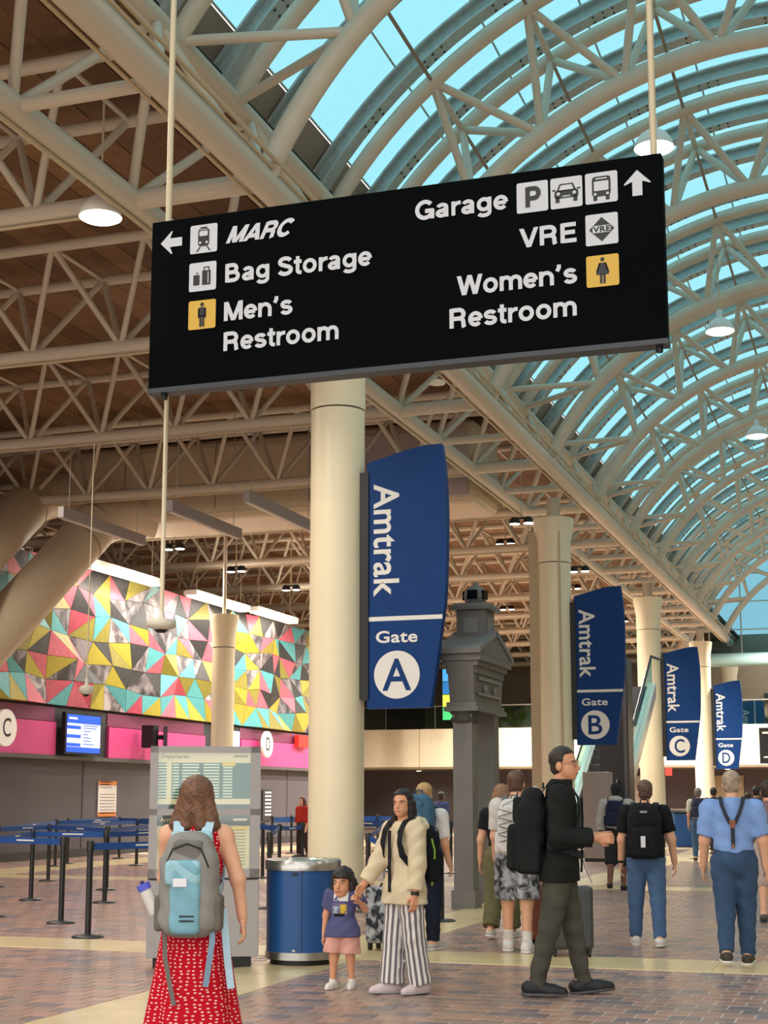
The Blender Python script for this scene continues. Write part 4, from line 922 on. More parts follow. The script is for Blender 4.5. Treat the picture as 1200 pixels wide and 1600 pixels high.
# ------------------------------------------------------------------ escalator corner behind the gate B column
es = thing('escalator', 'steep escalator with glass sides and black handrails rising to the mezzanine', 'escalator', (-7.75, 36.5, 0))
ESK = M('escalator_panel', '#d8d3cc', .3, .3); HR = M('handrail_black', '#151515', .35); GLs = glass_mat('escalator_glass', '#c8e4e6', .15)
run, rise = 7.6, 4.75
for x in (0, 1.25):
    MB().prism([(-1.2, 0), (0, 0), (run, rise - .3), (run, rise + .1), (0, .4), (-1.2, .4)], x - .12, x + .12, axis='x').build('side_panel', ESK, es)
    MB().prism([(-1.0, .42), (0, .42), (run, rise + .12), (run, rise + .85), (0, 1.1), (-1.0, 1.0)], x - .012, x + .012, axis='x').build('glass_side', GLs, es)
    MB().tube([(x, -1.2, .5), (x, -1.35, .75), (x, -1.2, 1.0), (x, 0, 1.12), (x, run, rise + .9), (x, run + 1.5, rise + .95)], .045, 8).build('handrail', HR, es)
for i in range(22): box('step', (.62, i * run / 22 + .17, i * rise / 22 + .1), (1.0, .36, .2), M('step_grey', '#4b4b4d', .4, .4), es)
p = fl(933, 1347); t = thing('ticket_cabinet', 'plain grey cabinet at the foot of the escalator', 'cabinet', (p[0], p[1] + .3, 0)); hz = atY(933, 1206, p[1])[2]
box('body', (0, 0, hz / 2 + .04), (.62, .5, hz - .08), M('cabinet_grey', '#8a8081', .5), t, bevel=.01); box('plinth', (0, 0, .04), (.6, .48, .08), BLACK, t)
p = fl(957, 1340); hz = atY(957, 1030, p[1] + 1.)[2]; t = thing('dark_pillar', 'tall black clad pillar between the escalator and the gate C column', 'pillar', (p[0], p[1] + 1., 0))
box('body', (0, 0, hz / 2), (.75, .8, hz), M('pillar_black', '#232127', .4), t); box('edge_trim', (.3, -.41, hz / 2), (.1, .02, hz), M('pillar_grey', '#4b484f', .4), t)
p = fl(1058, 1322); p[0] += .25; t = thing('blue_bin', 'small blue bin right of the gate C column', 'bin', (p[0], p[1], 0)); box('body', (0, 0, .5), (.55, .5, 1.), BB, t, bevel=.02); box('lid', (0, 0, 1.02), (.58, .53, .06), BLACK, t)
p = fl(1075, 1312); t = thing('counter', 'dark service counter behind the far travellers', 'counter', (p[0] + 1., p[1] + 4, 0)); box('front', (0, 0, .5), (4.5, .6, 1.0), M('counter_blue', '#26486f', .5), t); box('top', (0, 0, 1.03), (4.7, .75, .06), M('counter_top', '#6f6257', .4), t)
p = atY(1197, 1165, 60.); t = thing('hanging_board', 'black hanging information board cut by the right edge', 'board', tuple(p)); box('case', (.25, 0, 0), (1.0, .12, 1.4), BLACK, t); flat('print', [R_(.0, .5, .25, .08, .02), R_(.05, -.45, .3, .06, .02)], -.07, BWH, t); rod('hanger', (.2, 0, .7), (.2, 0, 2.4), .015, STEEL, t, 6)
p = atY(700, 1085, 66.); t = thing('hanging_display', 'narrow green and blue lit display above the mezzanine', 'display', tuple(p))
for i, c in enumerate(('#4aa7e8', '#2c6fb0', '#b7c84a', '#3fb36a')): box('panel', (0, 0, .9 - i * .6), (.5, .08, .56), M('display_%d' % i, c, .4, emit=.9), t)
rod('hanger', (0, 0, 1.1), (0, 0, 10.2 - p[2]), .02, STEEL, t, 6)
p = atY(800, 1065, 74.); t = thing('mezzanine_planter', 'pale sloping planter with yellow green foliage on the mezzanine', 'planter', (p[0], p[1], 4.76)); MB().prism([(-1.6, 0), (2.2, 0), (2.2, 1.6), (1.0, 1.5)], -.4, .4).build('ramp', M('planter_pale', '#d9d4c2', .5), t)
for i in range(26):
    a = random.uniform(-1.3, .6); o = MB().add([(0, 0, 0), (.12, .02, .35), (0, .05, .8), (-.12, .02, .35)], [(0, 1, 2, 3)]).build('leaf', M('leaf_olive', '#8f9a3a', .6), t); o.location = (a, random.uniform(-.7, -.45), random.uniform(.2, .7)); o.rotation_euler = (random.uniform(-.5, .3), random.uniform(-.7, .7), 0)

# ------------------------------------------------------------------ people
SKIN = {'fair': M('skin_fair', '#e2ab8b', .55, var=.05, scale=12), 'warm': M('skin_warm', '#d69a76', .55, var=.05, scale=12), 'tan': M('skin_tan', '#b97c5c', .55, var=.05, scale=12), 'dark': M('skin_dark', '#6f4836', .55)}
def cloth(name, hexc, var=.12, bump=.35, bs=9., rough=.85): return M(name, hexc, rough, var=var, scale=7, bump=bump, bscale=bs, spec=.2)
def hairm(name, hexc): return M(name, hexc, .5, var=.35, scale=22, bump=.6, bscale=60)
EYEW = M('eye_white', '#e8e2da', .3); EYED = M('eye_dark', '#20150f', .25); LIP = M('lip', '#b0605a', .5); BROW = M('brow', '#2a1d15', .8)
V3 = lambda *a: np.array(a, float)
def nrm(v): return v / (np.linalg.norm(v) + 1e-9)
def rotv(v, ax, a):
    ax = nrm(ax); c, s = math.cos(a), math.sin(a); return v * c + np.cross(ax, v) * s + ax * (ax @ v) * (1 - c)

class Person:
    """local frame: +y forward, +x the person's right, z up"""
    def __init__(s, label, pos, heading, h, legs=((0, 0, 0), (0, 0, 0)), arms=((0, .12, .15), (0, .12, .15)), lean=0., head=(0., 0.), bulk=1., wide=1., skin='warm', res=.014, curl=(.6, .6), gap=.0, headk=1., hipw=1., footyaw=(.12, .12), fine=True, child=False):
        s.h = h; s.res = res; s.skin = SKIN[skin]; s.bulk = bulk; s.wide = wide; s.fine = fine; s.child = child; s.headk = headk
        s.root = thing('person', label, 'person', (pos[0], pos[1], 0), heading); s.pos = pos; s.hd = heading
        R = lambda f: f * h
        L = {}; sg = {1: 'r', -1: 'l'}
        s.lean = lean
        def up(p): return rotv(np.array(p, float) - V3(0, 0, R(.52)), V3(1, 0, 0), -lean) + V3(0, 0, R(.52))
        s.up = up
        thigh, shin = R(.245), R(.232)
        if child: thigh, shin = R(.215), R(.2)
        hipz = R(.045) + thigh + shin
        s.dz = hipz - R(.52) if child else 0
        zmin = 9; J = {}
        for k, sd in ((0, 1), (1, -1)):
            a, b, kf = legs[k]; hip = V3(sd * R(.052) * hipw, 0, R(.52))
            d = nrm(V3(sd * math.sin(b + gap), math.sin(a), -math.cos(a))); kn = hip + d * thigh
            d2 = nrm(V3(sd * math.sin(b * .6 + gap), math.sin(a - kf), -math.cos(a - kf))); an = kn + d2 * shin
            J[sd] = [hip, kn, an]; pit = (a - kf)                      # foot pitch follows the shin a little
            fy = footyaw[k] * sd; fd = V3(math.sin(fy), math.cos(fy), 0); tilt = -max(0., kf - max(a, 0) * 1.0) * .9 if kf > .35 else max(0., a - kf) * .6
            fd = nrm(fd + V3(0, 0, math.tan(max(-1.0, min(.5, tilt)))))
            J[sd].append(fd); heel = an - fd * R(.03) - V3(0, 0, R(.04)); toe = heel + fd * R(.148)
            J[sd] += [heel, toe]; zmin = min(zmin, heel[2], toe[2])
        dz = -zmin
        for sd in J:
            for i in (0, 1, 2, 4, 5): J[sd][i] = J[sd][i] + V3(0, 0, dz)
        s.J = J; s.dz = dz
        def U(x, y, z): return up((x * h, y * h, z * h)) + V3(0, 0, dz)
        s.U = U; s.A = {}
        ua, fa = R(.172), R(.148)
        for k, sd in ((0, 1), (1, -1)):
            sh = U(sd * .108 * wide, 0, .808); spec = arms[k]
            if len(spec) == 2 and hasattr(spec[0], '__len__'):               # reach a target, elbow hint
                T = np.array(spec[0], float); hint = np.array(spec[1], float); v = T - sh; D = min(np.linalg.norm(v), (ua + fa) * .995); v = nrm(v)
                c = (ua * ua + D * D - fa * fa) / (2 * ua * D); c = max(-1, min(1, c)); hn = nrm(hint - v * (hint @ v)); el = sh + v * ua * c + hn * ua * math.sqrt(1 - c * c); wr = sh + v * D
            else:
                a, b, e = spec[:3]; inw = spec[3] if len(spec) > 3 else 0
                d = nrm(V3(sd * math.sin(b), math.sin(a), -math.cos(a) * math.cos(b))); el = sh + d * ua
                d2 = nrm(V3(sd * math.sin(b) * .4 - sd * inw, math.sin(a + e), -math.cos(a + e))); wr = el + d2 * fa
            s.A[sd] = [sh, el, wr]
        s.curl = curl
        # head
        s.nb = U(0, -.005, .825); hy, hp = head; s.hr = np.array(Euler((hp - lean * .6, 0, hy)).to_matrix())
        s.hc = U(0, .012, .932) if not child else U(0, .01, .90)
        s.hs = h * headk
        s.body()
    def H(s, x, y, z): return s.hc + s.hr @ (V3(x, y, z) * s.hs)
    def torso(s, sf, t=0., lo=.5, hi=.83):
        h, b, w_ = s.h, s.bulk, s.wide; R = rotm(-s.lean, 0, 0)
        for z, rx, ry, rz, y in ((.525, .094, .068 * b, .07, -.006), (.60, .082 * (.6 + .4 * b), .058 * b, .08, .0), (.69, .094, .062 * (.5 + .5 * b), .085, .002), (.76, .098 * w_, .056, .065, -.004)):
            sf.ell(s.U(0, y, z), V3(rx, ry, rz) * h + t, R)
        for sd in (1, -1): sf.cone(s.U(0, -.008, .806), s.A[sd][0] + V3(0, 0, -.012 * h), .036 * h + t, .034 * h + t)
    def arm(s, sf, sd, t=0., upto=2., r=(.034, .027, .0255, .0175), k=None):
        sh, el, wr = s.A[sd]; h = s.h; b = .6 + .4 * s.bulk; r = [x * h * b + t for x in r]
        if upto <= 1:
            e = sh + (el - sh) * upto; sf.cone(sh, e + nrm(el - sh) * .03, r[0], r[0] + (r[1] - r[0]) * upto, cut=(e, nrm(el - sh)))
        else:
            f = upto - 1; e = el + (wr - el) * f; sf.cone(sh, el, r[0], r[1]); d = nrm(wr - el)
            sf.cone(el, e + d * .03, r[2], r[2] + (r[3] - r[2]) * f, cut=(e, d))
    def leg(s, sf, sd, t=0., upto=2., r=(.056, .036, .035, .0225), k=None, flare=0.):
        hip, kn, an = s.J[sd][:3]; h = s.h; b = .7 + .3 * s.bulk; r = [x * h * b + t for x in r]
        if upto <= 1:
            e = hip + (kn - hip) * upto; d = nrm(kn - hip); sf.cone(hip, e + d * .03, r[0], r[0] + (r[1] - r[0]) * upto + flare, cut=(e, d))
        else:
            f = upto - 1; e = kn + (an - kn) * f; d = nrm(an - kn); sf.cone(hip, kn, r[0], r[1] + flare * .4)
            sf.cone(kn, e + d * .03, r[2] + flare * .4, r[2] + (r[3] - r[2]) * f + flare, cut=(e, d))
    def hand(s, sd):
        sh, el, wr = s.A[sd]; h = s.h; d = nrm(wr - el); c = s.curl[0 if sd > 0 else 1]
        n = V3(-sd, 0, 0) - d * (V3(-sd, 0, 0) @ d)                       # palm faces the thigh
        if np.linalg.norm(n) < .3: n = V3(0, 0, -1) - d * (V3(0, 0, -1) @ d)
        n = nrm(n); sp = nrm(np.cross(n, d)) * sd                              # spread axis, thumb side = forward
        if sp[1] < 0 and abs(sp[1]) > .2: sp = -sp
        k = h / 1.75 * (1.15 if s.child else 1.0); sf = Soft(.008 * k)
        sf.cone(wr - d * .06 * k, wr, .0175 * h, .0165 * h)
        pc = wr + d * .045 * k
        for q in (-.026, -.009, .009, .026): sf.cone(wr + sp * q * .7 * k + d * .005 * k, wr + sp * q * k + d * .085 * k, .0135 * k, .0115 * k)
        for q, L in ((.029, .068), (.010, .076), (-.010, .07), (-.028, .055)):
            b0 = wr + sp * q * k + d * .086 * k; a1 = c * .75; a2 = c * 1.7
            d1 = nrm(d * math.cos(a1) + n * math.sin(a1)); d2 = nrm(d * math.cos(a2) + n * math.sin(a2)); m = b0 + d1 * L * .52 * k
            sf.cone(b0, m, .0098 * k, .0088 * k, k=.004); sf.cone(m, m + d2 * L * .48 * k, .0088 * k, .0072 * k, k=.004)
        tb = wr + sp * .026 * k + d * .022 * k; td = nrm(d * .72 + sp * .55 + n * .45); tm = tb + td * .04 * k; td2 = nrm(d * .95 + n * .45 + sp * .05)
        sf.cone(tb, tm, .0125 * k, .0105 * k); sf.cone(tm, tm + td2 * .032 * k, .0102 * k, .0082 * k)
        s.hand_c = getattr(s, 'hand_c', {}); s.hand_c[sd] = pc
        return sf.surf(.006 if s.fine else .010)
    def body(s):
        h = s.h; sf = Soft(.035 * h / 1.75); s.torso(sf)
        for sd in (1, -1):
            s.arm(sf, sd); s.leg(sf, sd); hip, kn, an, fd, heel, toe = s.J[sd]
            sf.cone(heel + V3(0, 0, .034 * h), heel + fd * .11 * h + V3(0, 0, .016 * h), .026 * h, .017 * h)
        sf.cone(s.nb, s.hc + s.hr @ V3(0, -.012, -.03) * s.hs, .034 * h, .031 * h)
        parts = [sf.surf(s.res)]
        hd = Soft(.012 * h / 1.75); q = s.hs; Rm = s.hr
        hd.cone(s.nb, s.H(0, -.01, -.035), .033 * h, .031 * h)
        hd.ell(s.H(0, -.008, .018), V3(.0435, .053, .05) * q, Rm); hd.ell(s.H(0, .012, -.022), V3(.037, .042, .046) * q, Rm)
        hd.ell(s.H(0, .03, -.048), V3(.021, .02, .017) * q, Rm)
        hd.cone(s.H(0, .048, .006), s.H(0, .061, -.016), .006 * q, .0085 * q, k=.008); hd.ell(s.H(0, .046, -.034), V3(.014, .012, .0075) * q, Rm)
        hd.ell(s.H(0, .045, .014), V3(.03, .009, .006) * q, Rm, k=.01)
        for sd in (1, -1): hd.ell(s.H(sd * .0445, -.008, -.008), V3(.006, .014, .02) * q, Rm, k=.006)
        parts.append(hd.surf(.0065 if s.fine else .011))
        for sd in (1, -1): parts.append(s.hand(sd))
        V = []; Fq = []; b = 0
        for v, f in parts: V.append(v); Fq.append(f + b); b += len(v)
        V = np.concatenate(V); Fq = np.concatenate(Fq); me = bpy.data.meshes.new('body'); me.from_pydata(V.tolist(), [], Fq.tolist()); me.materials.append(s.skin)
        me.polygons.foreach_set('use_smooth', [True] * len(me.polygons)); me.update(); s.bo = link('body', me, s.root)
    def face(s, brow=BROW, glasses=False, open_=1.):
        q = s.hs
        for sd in (1, -1):
            o = MB().lathe([(.001, -.5), (.4, -.3), (.5, 0), (.4, .3), (.001, .5)], n=12, capb=False, capt=False).build('eye', EYEW, s.bo); o.location = s.H(sd * .0185, .0455, .002); o.rotation_euler = Matrix(s.hr).to_euler(); o.scale = (.0165 * q, .009 * q, .0085 * q * open_)
            o = MB().lathe([(.001, -.5), (.4, -.3), (.5, 0), (.4, .3), (.001, .5)], n=12, capb=False, capt=False).build('iris', EYED, s.bo); o.location = s.H(sd * .0185, .0495, .002); o.rotation_euler = Matrix(s.hr).to_euler(); o.scale = (.008 * q, .005 * q, .008 * q * open_)
            MB().tube([s.H(sd * .009, .051, .0125), s.H(sd * .02, .0505, .0155), s.H(sd * .031, .043, .0125)], .0022 * q, 6).build('eyebrow', brow, s.bo)
        o = MB().lathe([(.001, -.5), (.4, -.3), (.5, 0), (.4, .3), (.001, .5)], n=12, capb=False, capt=False).build('mouth', LIP, s.bo); o.location = s.H(0, .0535, -.0345); o.rotation_euler = Matrix(s.hr).to_euler(); o.scale = (.024 * q, .009 * q, .0075 * q)
        if glasses:
            g = thing('eyeglasses', 'thin round eyeglasses on the face of the man with the big black backpack', 'eyeglasses', (s.pos[0], s.pos[1], 0), s.hd); gm = M('glasses_wire', '#8d7d62', .3, .8)
            for sd in (1, -1):
                MB().tube([s.H(sd * .0195 + .0145 * math.cos(a), .0565, .001 + .0135 * math.sin(a)) for a in [2 * math.pi * i / 16 for i in range(16)]], .0011 * q, 5, closed=True).build('rim', gm, g)
                MB().tube([s.H(sd * .034, .0555, .004), s.H(sd * .045, .04, .005), s.H(sd * .047, -.005, .004)], .0011 * q, 5).build('temple', gm, g)
            MB().tube([s.H(-.005, .0575, .003), s.H(0, .059, .005), s.H(.005, .0575, .003)], .0011 * q, 5).build('bridge', gm, g)
    def hair(s, mat, long_=0., bangs=.03, vol=1.0, name='hair', side=.0, ys=.006, low=-.045, flare=0.):
        """cap over the crown down to the hair line, back and sides behind the ears, optional long strands"""
        q = s.hs; sf = Soft(.012); R = s.hr; v = vol; f = R @ V3(0, 1, 0); upv = R @ V3(0, 0, 1)
        c = s.H(0, -.011, .021); r = V3(.0475 * v, .0575 * v, .0535 * v) * q
        sf.ell(c, r, R, cut=[(s.H(0, .046, bangs), nrm(-upv + f * .12))])
        sf.ell(c, r * V3(1, .99, 1), R, cut=[(s.H(0, ys, .0), nrm(f - upv * .25)), (s.H(0, 0, low), nrm(-upv + f * .35))])
        sf.ell(s.H(0, -.014, -.014), V3(.043 * v, .046 * v, .04 * v) * q, R, cut=[(s.H(0, ys - .016, .0), f), (s.H(0, 0, low), nrm(-upv + f * .35))])
        if long_ > 0:
            L = long_
            for x, y0 in ((-.034, -.03), (-.014, -.046), (.014, -.046), (.034, -.03)):
                a = s.H(x, y0, .0); b = a + V3(0, 0, -L) + (R @ V3(x * (.5 + flare), -.012, 0)) * q; sf.cone(a, b, .026 * q * v, .021 * q * v)
            for sd in (1, -1): a = s.H(sd * .044, -.006, .012); sf.cone(a, a + V3(0, 0, -L * .85) + (R @ V3(sd * (.004 + flare * .02), side, 0)) * q, .015 * q * v, .014 * q * v)
        sf.wr = (.002, 60.)
        return sf.build(name, mat, s.root, .0075 if s.fine else .012)
    def shirt(s, mat, sleeve=.6, hem=.5, t=.012, name='shirt', neck=.858, wr=(.0022, 34.), flare=0., cuff=0., xcut=None, res=None):
        h = s.h; sf = Soft(.03 * h / 1.75); s.torso(sf, t)
        if hem < .5:                                         # hangs below the hips
            for sd in (1, -1): sf.cone(s.J[sd][0] + V3(0, 0, .0), s.J[sd][0] + (s.J[sd][1] - s.J[sd][0]) * ((.52 - hem) / .245 + .1), .062 * h * (.6 + .4 * s.bulk) + t, .06 * h * (.6 + .4 * s.bulk) + t + flare, k=.08)
        if sleeve > 0:
            for sd in (1, -1): s.arm(sf, sd, t + .004 + cuff, sleeve)
        if xcut:
            for sd in (1, -1): sf.cut(s.U(sd * xcut, 0, .8), V3(sd, 0, .25))
        u = nrm(s.U(0, 0, .9) - s.U(0, 0, .6)); sf.cone(s.U(0, -.006, .81), s.U(0, -.006, .85), .042 * h + t, .037 * h + t)
        sf.cut(s.U(0, -.02, neck), nrm(u + V3(0, .3, 0))); sf.cut(V3(0, 0, hem * h + s.dz), V3(0, 0, -1)); sf.wr = wr
        return sf.build(name, mat, s.root, res or s.res * .85)
    def pants(s, mat, upto=1.93, t=.010, waist=.60, name='trousers', flare=0., wr=(.003, 30.), r=None, res=None):
        h = s.h; sf = Soft(.02 * h / 1.75); b = s.bulk; R = rotm(-s.lean, 0, 0)
        sf.ell(s.U(0, -.008, .525), V3(.096, .07 * b, .075) * h + t, R); sf.ell(s.U(0, 0, .58), V3(.086 * (.6 + .4 * b), .06 * b, .06) * h + t, R)
        for sd in (1, -1): s.leg(sf, sd, t, upto, flare=flare, **({'r': r} if r else {}))
        sf.cut(s.U(0, 0, waist), nrm(s.U(0, 0, .9) - s.U(0, 0, .5))); sf.wr = wr
        return sf.build(name, mat, s.root, res or s.res * .85)
    def shoes(s, mat, sole, high=0., t=0., name='shoe'):
        h = s.h
        for sd in (1, -1):
            hip, kn, an, fd, heel, toe = s.J[sd]; u = nrm(V3(0, 0, 1) - fd * fd[2]); sf = Soft(.02); g = .018 * h
            sf.cone(heel + u * .03 * h, heel + fd * .1 * h + u * .018 * h, .027 * h + t, .0235 * h + t); sf.cone(heel + fd * .1 * h + u * .02 * h, heel + fd * .138 * h + u * .016 * h, .0245 * h + t, .018 * h + t); sf.cone(heel + fd * .03 * h + u * .042 * h, heel + fd * .09 * h + u * .024 * h, .02 * h + t, .018 * h + t)
            sf.cone(heel + fd * .02 * h + u * .03 * h, an - V3(0, 0, .0) + u * (.002 + high) * h, .026 * h + t, .026 * h + t, cut=(an + u * (.004 + high) * h, u))
            sf.cut(heel + u * .006 * h, -u); o = sf.build(name, mat, s.root, .009 if s.fine else .014)
            so = Soft(.02); so.cone(heel + u * .006 * h, heel + fd * .1 * h + u * .006 * h, .029 * h + t, .0265 * h + t); so.cone(heel + fd * .1 * h + u * .006 * h, heel + fd * .14 * h + u * .006 * h, .0265 * h + t, .017 * h + t)
            so.cut(heel + u * .013 * h, u); so.cut(heel + u * .0, -u); so.build('sole', sole, o, .008 if s.fine else .014)
    def socks(s, mat, z=.09):
        h = s.h
        for sd in (1, -1):
            kn, an = s.J[sd][1:3]; d = nrm(kn - an); Soft(.01).cone(an - d * .045, an + d * (z * h), .0235 * h + .004, .027 * h + .004, cut=(an + d * z * h * .8, d)).build('sock', mat, s.root, .01)
    def bag(s, label, cat='backpack', name='backpack'): return thing(name, label, cat, (s.pos[0], s.pos[1], 0), s.hd)
    def straps(s, g, mat, wdt=.055, x=.06, drop=.62, t=.008, ty=.0):
        h = s.h
        for sd in (1, -1):
            P = []; Nn = []
            for x_, y_, z_, n in ((x * .8, -.088, .73, (0, -1, .1)), (x * .9, -.085, .80, (0, -1, .4)), (x, -.055, .848, (0, -.6, 1)), (x * 1.05, -.01, .862, (0, 0, 1)), (x * 1.1, .04, .845, (0, .6, .8)), (x * 1.15, .072, .80, (0, 1, .25)), (x * 1.25, .082, .74, (0, 1, .05)), (x * 1.45, .072, .68, (sd * .3, 1, 0)), (x * 1.75, .02, drop, (sd, .3, 0)), (x * 1.7, -.05, drop - .02, (sd, -.4, 0))):
                P.append(s.U(sd * x_, y_ * (s.bulk if y_ > 0 else 1) + (ty if y_ > 0 else 0), z_)); Nn.append(n)
            MB().ribbon(P, Nn, wdt, t).build('strap', mat, g)

def pack(P, label, mats, w_=.30, H=.48, D=.2, z0=.60, top=.0, res=.012, shape=None, strap=True, **kw):
    """soft backpack on the person's back: main body, pocket, flap, straps"""
    h = P.h; g = P.bag(label); c = P.U(0, -.07, 0) - P.U(0, 0, 0)
    zc = z0 * h + H / 2 + P.dz; lean = P.lean; R = rotm(-lean, 0, 0)
    def Q(x, y, z): return P.up((x, -.066 * h * (.5 + .5 * P.bulk) - y, z0 * h + z)) + V3(0, 0, P.dz)
    P.Q = Q; sf = Soft(.05)
    sf.rbox(Q(0, D * .5, H * .42), V3(w_ / 2, D * .5, H * .42), min(.07, D * .4), R); sf.rbox(Q(0, D * .42, H * .75), V3(w_ * .43, D * .4, H * .26), min(.09, D * .38), R); sf.wr = (.004, 22.)
    sf.build('bag_body', mats[0], g, res)
    sp = Soft(.03); sp.rbox(Q(0, D * 1.0, H * .30), V3(w_ * .38, D * .22, H * .27), .04, R); sp.wr = (.003, 30.); sp.build('front_pocket', mats[1], g, res)
    st = Soft(.03); st.rbox(Q(0, D * .9, H * .74), V3(w_ * .34, D * .16, H * .15), .03, R); st.wr = (.003, 30.); st.build('top_pocket', mats[2], g, res)
    for sd in (1, -1): q = Soft(.02); q.rbox(Q(sd * w_ * .5, D * .45, H * .22), V3(.03, D * .32, H * .2), .025, R); q.build('side_pocket', mats[1], g, res)
    MB().tube([Q(-.04, .02, H * 1.0), Q(-.03, .02, H * 1.0 + .04), Q(.03, .02, H * 1.0 + .04), Q(.04, .02, H * 1.0)], .008, 8).build('carry_loop', mats[3], g)
    MB().tube([Q(-w_ * .42, D * .75, H * .55), Q(-w_ * .3, D * .95, H * .9), Q(0, D * .9, H * .985), Q(w_ * .3, D * .95, H * .9), Q(w_ * .42, D * .75, H * .55)], .004, 6).build('zip', mats[3], g)
    if strap: P.straps(g, mats[3], **kw)
    return g
def toward(u0, v0, u1, v1):
    """heading that faces from one floor pixel to another"""
    a = fl(u0, v0); b = fl(u1, v1); return math.atan2(b[1] - a[1], b[0] - a[0]) - math.pi / 2
AWAY = 0.0
WHT_SOLE = M('sole_white', '#e6e2dc', .6); BLK_SOLE = M('sole_black', '#1a1a1b', .6); WSHOE = M('shoe_white', '#e2dcd6', .6, var=.06)

# --- woman in a red dress, back to the camera
pw_ = atY(303, 1500, 7.75); RH = 1.56
P = Person('woman in a sleeveless red dotted dress with a light blue backpack, seen from behind', (pw_[0], pw_[1]), .28, RH, legs=((.12, .02, .1), (-.1, .02, .15)), arms=((-.1, .34, .12), (.3, .12, .9)), head=(-.05, .05), skin='fair', res=.012, curl=(.55, .5), wide=.93)
def dots_mat(nm, a, b, sc_, size, rnd=.35, st=1.):
    m = M(nm, a, .8, spec=.15); nt = m.node_tree; p = nt.nodes['Principled BSDF']; at = nt.nodes.new('ShaderNodeAttribute'); at.attribute_name = 'cloth'
    mp = nt.nodes.new('ShaderNodeMapping'); mp.inputs['Scale'].default_value = (1, st, 1); v = nt.nodes.new('ShaderNodeTexVoronoi'); v.inputs['Scale'].default_value = sc_; v.inputs['Randomness'].default_value = rnd; v.voronoi_dimensions = '2D'
    lt = nt.nodes.new('ShaderNodeMath'); lt.operation = 'LESS_THAN'; lt.inputs[1].default_value = size; mx = nt.nodes.new('ShaderNodeMix'); mx.data_type = 'RGBA'; mx.inputs['A'].default_value = rgb(a); mx.inputs['B'].default_value = rgb(b)
    nt.links.new(at.outputs['Vector'], mp.inputs[0]); nt.links.new(mp.outputs[0], v.inputs['Vector']); nt.links.new(v.outputs['Distance'], lt.inputs[0]); nt.links.new(lt.outputs[0], mx.inputs['Factor']); nt.links.new(mx.outputs['Result'], p.inputs['Base Color']); return m
REDD = dots_mat('red_dotted_cloth', '#c01026', '#f0c4bc', 34., .21, .45, 1.5)
def add_uv(me, fn):
    a = me.attributes.new('cloth', 'FLOAT_VECTOR', 'POINT'); d = np.zeros((len(me.vertices), 3), np.float32)
    co = np.zeros(len(me.vertices) * 3, np.float32); me.vertices.foreach_get('co', co); co = co.reshape(-1, 3); d[:] = fn(co); a.data.foreach_set('vector', d.ravel())
def skirt(P, name, mat, rings, n=72, folds=9, amp=.06, sway=(0, 0), y0=0.):
    vs = []; fs = []; m = len(rings); uv = []
    for j, (z, rx, ry) in enumerate(rings):
        f = j / (m - 1)
        for i in range(n):
            a = 2 * math.pi * i / n; w_ = 1 + amp * f * (math.sin(folds * a + 2 * f) + .5 * math.sin((folds * 2 - 5) * a + 1))
            vs.append((rx * w_ * math.cos(a) + sway[0] * f, y0 + ry * w_ * math.sin(a) + sway[1] * f, z)); uv.append((a * .17, z, 0))
    for j in range(m - 1):
        for i in range(n): fs.append((j * n + i, j * n + (i + 1) % n, (j + 1) * n + (i + 1) % n, (j + 1) * n + i))
    mb = MB().add(vs, fs, 0, True); o = mb.build(name, mat, P.root); a = o.data.attributes.new('cloth', 'FLOAT_VECTOR', 'POINT'); a.data.foreach_set('vector', np.array(uv, np.float32).ravel()); return o
sh = P.shirt(REDD, sleeve=0, hem=.58, t=.012, name='bodice', neck=.845, res=.010, xcut=.088); add_uv(sh.data, lambda c: np.stack([np.arctan2(c[:, 1], c[:, 0]) * .17, c[:, 2], 0 * c[:, 0]], 1))
skirt(P, 'skirt', REDD, [(1.0, .135, .105), (.92, .15, .12), (.82, .172, .15), (.7, .185, .165), (.5, .215, .19), (.32, .245, .21), (.17, .27, .225)], amp=.05, folds=7, y0=-.01)
P.hair(hairm('hair_auburn', '#6e4a33'), long_=.14, vol=1.28, bangs=.03, flare=.5); P.shoes(M('shoe_tan', '#8a6a4e', .6), BLK_SOLE)
LB = cloth('pack_light_blue', '#9cc6d2'); LBD = cloth('pack_mid_blue', '#7fb0bf'); GRYB = cloth('pack_grey', '#8d8a85'); STP = cloth('strap_blue', '#b3d3e4')
g = P.bag('light blue and grey hiking backpack worn by the woman in the red dress'); h = RH
def Q(x, y, z): return P.up((x, -.06 * h - y, .515 * h + z)) + V3(0, 0, P.dz)
s = Soft(.05); s.rbox(Q(0, .10, .16), V3(.165, .10, .22), .08); s.rbox(Q(0, .09, .32), V3(.125, .085, .15), .075); s.rbox(Q(0, .11, -.02), V3(.15, .085, .08), .07); s.wr = (.004, 24.); s.build('bag_body', GRYB, g, .011)
s = Soft(.03); s.rbox(Q(-.005, .19, .12), V3(.085, .035, .20), .03); s.wr = (.003, 26.); s.build('front_panel', LBD, g, .010)
s = Soft(.03); s.rbox(Q(-.02, .195, .25), V3(.10, .03, .07), .028); s.build('upper_panel', LB, g, .010)
s = Soft(.03); s.rbox(Q(0, .05, .42), V3(.12, .03, .055), .028); s.build('shoulder_yoke', LB, g, .010)
s = Soft(.03); s.rbox(Q(0.0, .165, .36), V3(.085, .03, .07), .03); s.build('lid_pocket', cloth('pack_dark_grey', '#77736f'), g, .010)
for sd in (1, -1): s = Soft(.02); s.rbox(Q(sd * .16, .09, .03), V3(.028, .07, .10), .025); s.build('side_pocket', cloth('mesh_grey', '#6f6a62'), g, .010)
box('logo_patch', Q(-.03, .232, .2), (.075, .006, .045), M('patch_white', '#e9e6ee', .6), g)
